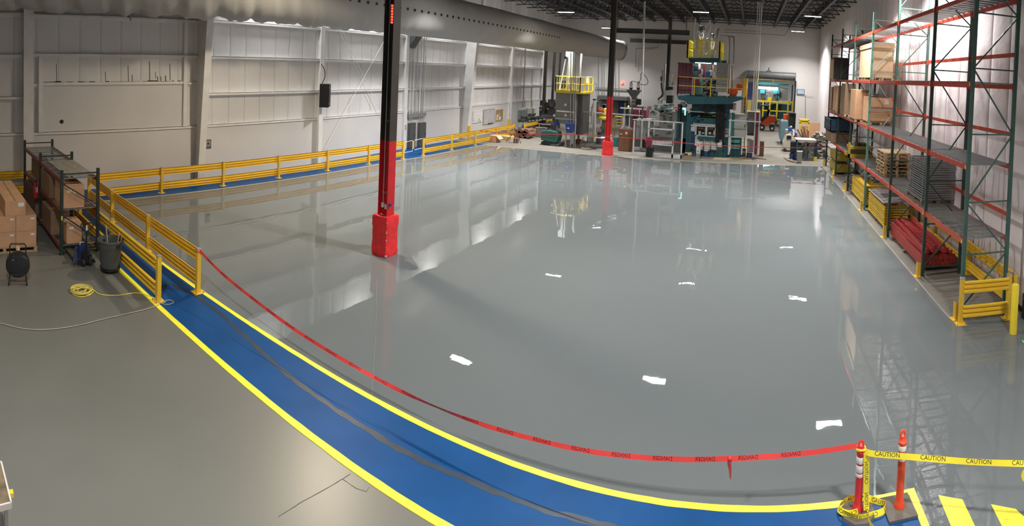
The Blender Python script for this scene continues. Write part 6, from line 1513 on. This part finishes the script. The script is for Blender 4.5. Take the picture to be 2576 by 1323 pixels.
# next hall
for nm, b, m in (('wall_next_left', (-7.2, -7, YB + .3, 75, 0, 9), LOW), ('wall_next_right', (13, 13.2, YB + .3, 75, 0, 9), LOW), ('wall_next_back', (-7.2, 13.2, 74.8, 75, 0, 9), LOW), ('ceiling_next', (-7.2, 13.2, YB + .3, 75, 9, 9.2), CEIL)):
    G().box(*b).build(nm, m, kind='structure')
YN = 64.0
t = T('blow_moulder', 'cyan and steel machine with a teal deck seen through the doorway', 'machine', (2.5, YN, 0))
bp(t, 'deck_beam', M('teal_bright', (.03, .19, .2)), [(1900, 208, 1984, 213, YN, 3)])
bp(t, 'tube_lamp', TUBE, [(1908, 219, 1957, 224.5, YN - .3, .2)])
CY_ = M('cyan_paint', (.06, .35, .45), .45)
bp(t, 'cyan_box', CY_, [(1912, 226, 1924, 235, YN, 1), (1945, 226, 1961, 235, YN, 1), (1956, 235, 1960, 262, YN + .3, .4)])
bp(t, 'steel_unit', M('busy_steel', (.35, .37, .36), .3, .6, var=.6, scale=5), [(1926, 226, 1945, 262, YN + .2, .8), (1914, 235, 1926, 256, YN + .4, .6), (1946, 238, 1956, 256, YN + .4, .6)])
bp(t, 'dark_unit', GRYD, [(1917, 240, 1924, 250, YN, .3), (1950, 240, 1955, 250, YN, .3)]); bp(t, 'yellow_unit', YEL2, [(1931, 245, 1941, 253, YN - .1, .3)])
bp(t, 'grey_cabinet', GRY, [(1962, 222, 1982, 252, YN + .5, 1.2)]); bp(t, 'lower_body', TEAL, [(1905, 262, 1990, 300, YN + 1, 2)])
railing(t, [(X_(1905, 205, YN), YN), (X_(1985, 205, YN), YN)], Z_(1940, 208, YN), .7, YEL, every=2, toe=False)
for x in (1921, 1953, 1990): bp(t, 'post', TEAL, [(x, 213, x + 3, 305, YN + .6, .2)])
t = T('guard_fence', 'yellow guard fence in the next hall behind the forklift', 'fence', (2.5, 62.8, 0))
yf = 62.8
bp(t, 'fence_rail', YEL2, [(1905, 254, 1994, 257.5, yf, .12), (1905, 277.5, 1994, 280.5, yf, .12), (1905, 299, 1992, 301.5, yf, .12)])
for x in (1917, 1934, 1952.5, 1980, 1991): bp(t, 'post', YEL2, [(x, 254, x + 3.6, 304, yf - .05, .15)])
for x, lab in ((1885, ''),):
    t = T('strip_curtain', 'blue strip curtain at the doorway edge behind the yellow ladder', 'curtain', (.2, 56, 3)); bp(t, 'curtain_sheet', BLU, [(1880.5 + i * 2.6, 207, 1882.7 + i * 2.6, 251, 55.6 + (i % 2) * .05, .04) for i in range(5)]); bp(t, 'curtain_rod', GRY, [(1879, 205, 1895, 207, 55.6, .08)])
    bp(t, 'yellow_screen', M('dull_yellow_panel', (.5, .4, .1), .5), [(1881, 252, 1889, 283, 55.6, .05)])
# forklift in the doorway
YK = 58.0
t = T('forklift', 'orange forklift parked in the doorway to the next hall', 'forklift', (X_(1940, 310, YK), YK, 0))
OF = M('forklift_orange', (.72, .09, .025), .35)
P = [(1914, 316.5), (1936, 316.5), (1937, 311), (1945, 310), (1954, 303), (1954, 295), (1950, 291.5), (1934, 291.5), (1925, 300), (1913, 311)]
g = G(t); PP = [aty(x, y, YK) for x, y in P]; g.prism([(p.x, max(p.z, .25)) for p in PP], lambda p, q: (p, YK, q), lambda p, q: (p, YK + 1.1, q)); g.build('body', OF, t, bevel=.05)
bp(t, 'counterweight', GRYD, [(1949, 302, 1955.5, 313, YK + .05, 1.0)], bevel=.08)
g = G(t); P = [(1914, 309), (1925, 298), (1934, 290), (1938, 276), (1932, 276), (1928, 286), (1918, 296), (1914, 300)]; PP = [aty(x, y, YK) for x, y in P]; g.prism([(p.x, p.z) for p in PP], lambda p, q: (p, YK + .1, q), lambda p, q: (p, YK + 1.0, q)); g.build('seat_and_console', BLK, t, bevel=.03)
bp(t, 'overhead_guard', BLK, [(1916, 264.5, 1936, 267, YK + .1, 1.0), (1931, 267, 1934, 290, YK + .1, .08), (1931, 267, 1934, 290, YK + 1.0, .08), (1915, 267, 1917, 300, YK + .1, .08)])
bp(t, 'mast', GRYD, [(1911, 262, 1914, 318, YK + .3, .5)])
for px, r in ((1943, .30), (1917, .36)):
    p = aty(px, 314, YK - .05)
    for Yw in (YK - .02, YK + .95): g = G(t); g.lathe((p.x, Yw, r), [(.1, 0), (r, .02), (r, .2), (.1, .22)], 20, axis='y'); w = g.build('wheel', BLKR, t, smooth=True); g = G(t); g.lathe((p.x, Yw - .01, r), [(.001, 0), (.13, 0), (.13, .02), (.001, .02)], 14, axis='y', closed=False); g.build('hub', GRYL, w)
g = G(t); p = aty(1912, 316, YK); g.box(p.x - 1.1, p.x, YK + .25, YK + .37, .05, .1); g.box(p.x - 1.1, p.x, YK + .7, YK + .82, .05, .1); g.build('fork', GRYD, t)
# between doorway and rack: tow tractor, scrubber, workbench, bin
t = T('tow_tractor', 'blue-grey tow tractor with a dark cage and orange box beside the doorway', 'tow tractor', (X_(1975, 330, 46.5), 46.5, 0)); YW = 46.5
BG = M('blue_grey_shell', (.11, .19, .22), .4)
g = G(t); P = [(1962, 345), (1963, 318), (1966, 307), (1972, 303), (1984, 303), (1984, 356), (1970, 362), (1965, 358)]; PP = [aty(x, y, YW) for x, y in P]; g.prism([(p.x, max(p.z, .1)) for p in PP], lambda p, q: (p, YW, q), lambda p, q: (p, YW + 2.2, q)); g.build('body', BG, t, bevel=.08)
bp(t, 'orange_box', ORA, [(1971, 288, 1982, 304, YW + 1.0, .8)]); bp(t, 'cage', BLK, [(1984, 285, 1986, 355, YW, .1), (1999, 285, 2001, 345, YW, .1), (1983, 284, 2001, 286.5, YW, 1.4), (1985, 287, 2000, 322, YW + .3, 1.0)])
for px in (1969, 1979): g = G(t); p = aty(px, 358, YW); g.lathe((p.x, YW - .05, .2), [(.05, 0), (.2, .02), (.2, .15), (.05, .17)], 16, axis='y'); g.build('wheel', BLKR, t, smooth=True)
t = T('floor_sweeper', 'white and tan floor sweeper with a blue cap in the aisle beside the racks', 'floor sweeper', (X_(1985, 360, 41.8), 41.8, 0)); YW = 41.8
CRM = M('cream_shell', (.42, .40, .33), .4)
g = G(t); P = [(1970, 380), (1970, 358), (1974, 349), (1978, 338), (1990, 338), (1996, 350), (1998, 376), (1990, 382)]; PP = [aty(x, y, YW) for x, y in P]; g.prism([(p.x, max(p.z, .08)) for p in PP], lambda p, q: (p, YW, q), lambda p, q: (p, YW + 1.2, q)); g.build('body', CRM, t, bevel=.06)
bp(t, 'tan_panel', CARDD, [(1976, 331, 1984, 339, YW + .2, .5)]); bp(t, 'black_tank', BLK, [(1979, 341, 1991, 350, YW - .05, .4)], bevel=.03); bp(t, 'steering_arm', WHT, [(1976, 325, 1996, 328, YW + .2, .1), (1994, 327, 1999, 342, YW + .2, .2)], bevel=.03)
bp(t, 'blue_cap', BLU, [(1983, 320, 1993, 330, YW + .1, .3), (2000, 334, 2005, 345, YW + .3, .3)], bevel=.05); bp(t, 'clear_bottle', GRYL, [(1987, 317, 1993, 322, YW + .15, .2)], bevel=.04); bp(t, 'orange_cap', ORA, [(2003, 342, 2007, 350, YW + .3, .2)])
for px in (1974, 1992): g = G(t); p = aty(px, 379, YW); g.lathe((p.x, YW - .06, .14), [(.04, 0), (.14, .02), (.14, .12), (.04, .14)], 16, axis='y'); g.build('wheel', BLKR, t, smooth=True)
YW = 37.6
t = T('work_bench', 'cluttered metal work cart with a pale top at the end of the rack', 'work cart', (X_(2030, 380, YW), YW, 0))
bp(t, 'top', M('pale_cart_top', (.52, .50, .46), .5), [(2003, 352, 2054, 357.5, YW, 1.4)]); bp(t, 'leg', TEAL, [(2001, 352, 2005, 405, YW, .12)]); bp(t, 'leg', BLUD, [(2050, 358, 2056, 405, YW, .12)]); bp(t, 'back_panel', M('cart_panel_grey', (.16, .18, .18), .5), [(2006, 360, 2050, 396, YW + .5, .3)]); bp(t, 'drawer_unit', GRYL, [(2034, 362, 2046, 397, YW + .3, .3)]); bp(t, 'shelf', GRY, [(2003, 400, 2055, 403, YW + .1, 1.0)])
bp(t, 'yellow_guard', YEL2, [(2047, 395, 2055, 409, YW - .2, .2)]); bp(t, 'coat', M('dark_cloth', (.03, .03, .04), .8), [(1989, 355, 2002, 385, YW + .2, .5), (1987, 385, 2002, 398, YW + .2, .5)], bevel=.1)
g = G(t)
for i in range(40): p = aty(rr.uniform(2006, 2050), rr.uniform(358, 400), YW + .1 + rr.random() * .3); g.cb(p, (rr.uniform(.05, .2), .1, rr.uniform(.05, .25)))
for i in range(6): x = rr.uniform(2010, 2048); g.tube(cr([aty(x + rr.uniform(-4, 4), 356 + j * 9, YW - .05) for j in range(6)], 4), .015, 5)
g.build('tool_clutter', M('mixed_fittings', (.17, .2, .19)), t, kind='stuff')
t = T('grey_bin', 'grey wheeled bin in front of the cluttered work cart', 'bin', (X_(2011, 395, 36.4), 36.4, 0)); p = atz(2011, 410)
a = rect(2005, 382, 2018, 410, p.y); g = G(t); g.add([(a[0] + .04, p.y, .03), (a[1] - .04, p.y, .03), (a[1] - .04, p.y + .3, .03), (a[0] + .04, p.y + .3, .03), (a[0], p.y - .03, a[3]), (a[1], p.y - .03, a[3]), (a[1], p.y + .34, a[3]), (a[0], p.y + .34, a[3])], [(0, 1, 2, 3), (4, 5, 6, 7), (0, 1, 5, 4), (1, 2, 6, 5), (2, 3, 7, 6), (3, 0, 4, 7)]); g.build('bin_body', GRY, t); g = G(t); g.box(a[0] - .02, a[1] + .02, p.y - .05, p.y + .36, a[3], a[3] + .03); g.build('lid', GRYL, t)
pail(1991, 401, 388, .17, BLU, 'blue pail beside the grey wheeled bin')
g = G()
for i in range(5): a, b = atz(1972 + i * 2, 398 + i * 1.5), atz(1992 + i * 2, 402 + i * 1.8); g.bar((a.x, a.y, .05), (b.x, b.y, .05), .12, .03)
tag(g.build('scrap_wood', WOODD), 'loose boards on the floor beside the blue pail', 'wood')['kind'] = 'stuff'
t = T('yellow_rack_end', 'yellow steel crate end against the far wall by the corner', 'crate', (X_(2024, 315, 52), 52, 0))
bp(t, 'crate_frame', YEL2, [(2011, 302, 2014, 330, 52, .2), (2033, 302, 2036, 330, 52, .2), (2011, 300, 2036, 304, 52, .6), (2011, 308, 2036, 311, 52, .6)]); bp(t, 'crate_panel', M('dull_yellow_panel', (.5, .4, .1)), [(2014, 304, 2033, 312, 52.2, .3)])
t = T('open_crate', 'open wooden crate full of long pale boards', 'crate', (X_(2028, 340, 49.0), 49, 0))
bp(t, 'crate_side', CARDL, [(2014, 316, 2034, 328, 49.8, .1)]); g = G(t)
for i in range(12): a = atz(2018 + i * 2.6, 350 + rr.uniform(-3, 3), .1); b = aty(2010 + i * 3.2 + rr.uniform(-6, 6), rr.uniform(318, 330), 49.6); g.bar(a, b, .14, .03)
g.build('long_board', CARD, t)
a = rect(2036, 309, 2063, 331, 46.5); g = G(); g.box(a[0], a[1], 46.5, 46.6, 0, a[3]); tag(g.build('cardboard_sheet', CARD), 'upright brown cardboard sheet leaning by the open wooden crate', 'cardboard')
g = G()
for i in range(60):
    p = aty(rr.uniform(2046, 2078), rr.uniform(335, 400), 38.6 + rr.random() * 2.5); 
    g.xf = Matrix.Translation((p.x, p.y, max(.12, p.z))) @ Matrix.Rotation(rr.uniform(0, 3), 4, 'Z') @ Matrix.Rotation(rr.uniform(-.7, .7), 4, 'X'); g.box(-rr.uniform(.05, .25), rr.uniform(.05, .25), -.12, .12, -.08, .1)
tag(g.build('scrap_pile', M('scrap_pile_mix', (.16, .14, .12), .55, .3, var=.8, scale=4)), 'heap of mixed scrap between the work cart and the rack end', 'scrap')['kind'] = 'stuff'
# lamps of the next hall
for x, y in ((1, 60), (5, 67)): lamp(x, y, 8.4, 'ceiling lamp in the next hall, ' + ('nearer the doorway' if y == 60 else 'farther from the doorway'), 450)

# ================================================================ RENDER LOOK
sc = bpy.context.scene
w = bpy.data.worlds.new('world'); sc.world = w; w.use_nodes = True
w.node_tree.nodes['Background'].inputs[0].default_value = (.05, .05, .055, 1); w.node_tree.nodes['Background'].inputs[1].default_value = .2
sc.view_settings.view_transform = 'Standard'; sc.view_settings.look = 'None'; sc.view_settings.gamma = 1; sc.view_settings.use_curve_mapping = False
sc.view_settings.exposure = EXPO
sc.cycles.use_denoising = True; sc.cycles.adaptive_threshold = .02; sc.cycles.max_bounces = 6; sc.cycles.diffuse_bounces = 4; sc.cycles.glossy_bounces = 4
sc.cycles.caustics_reflective = False; sc.cycles.sample_clamp_indirect = 6; sc.cycles.use_light_tree = True
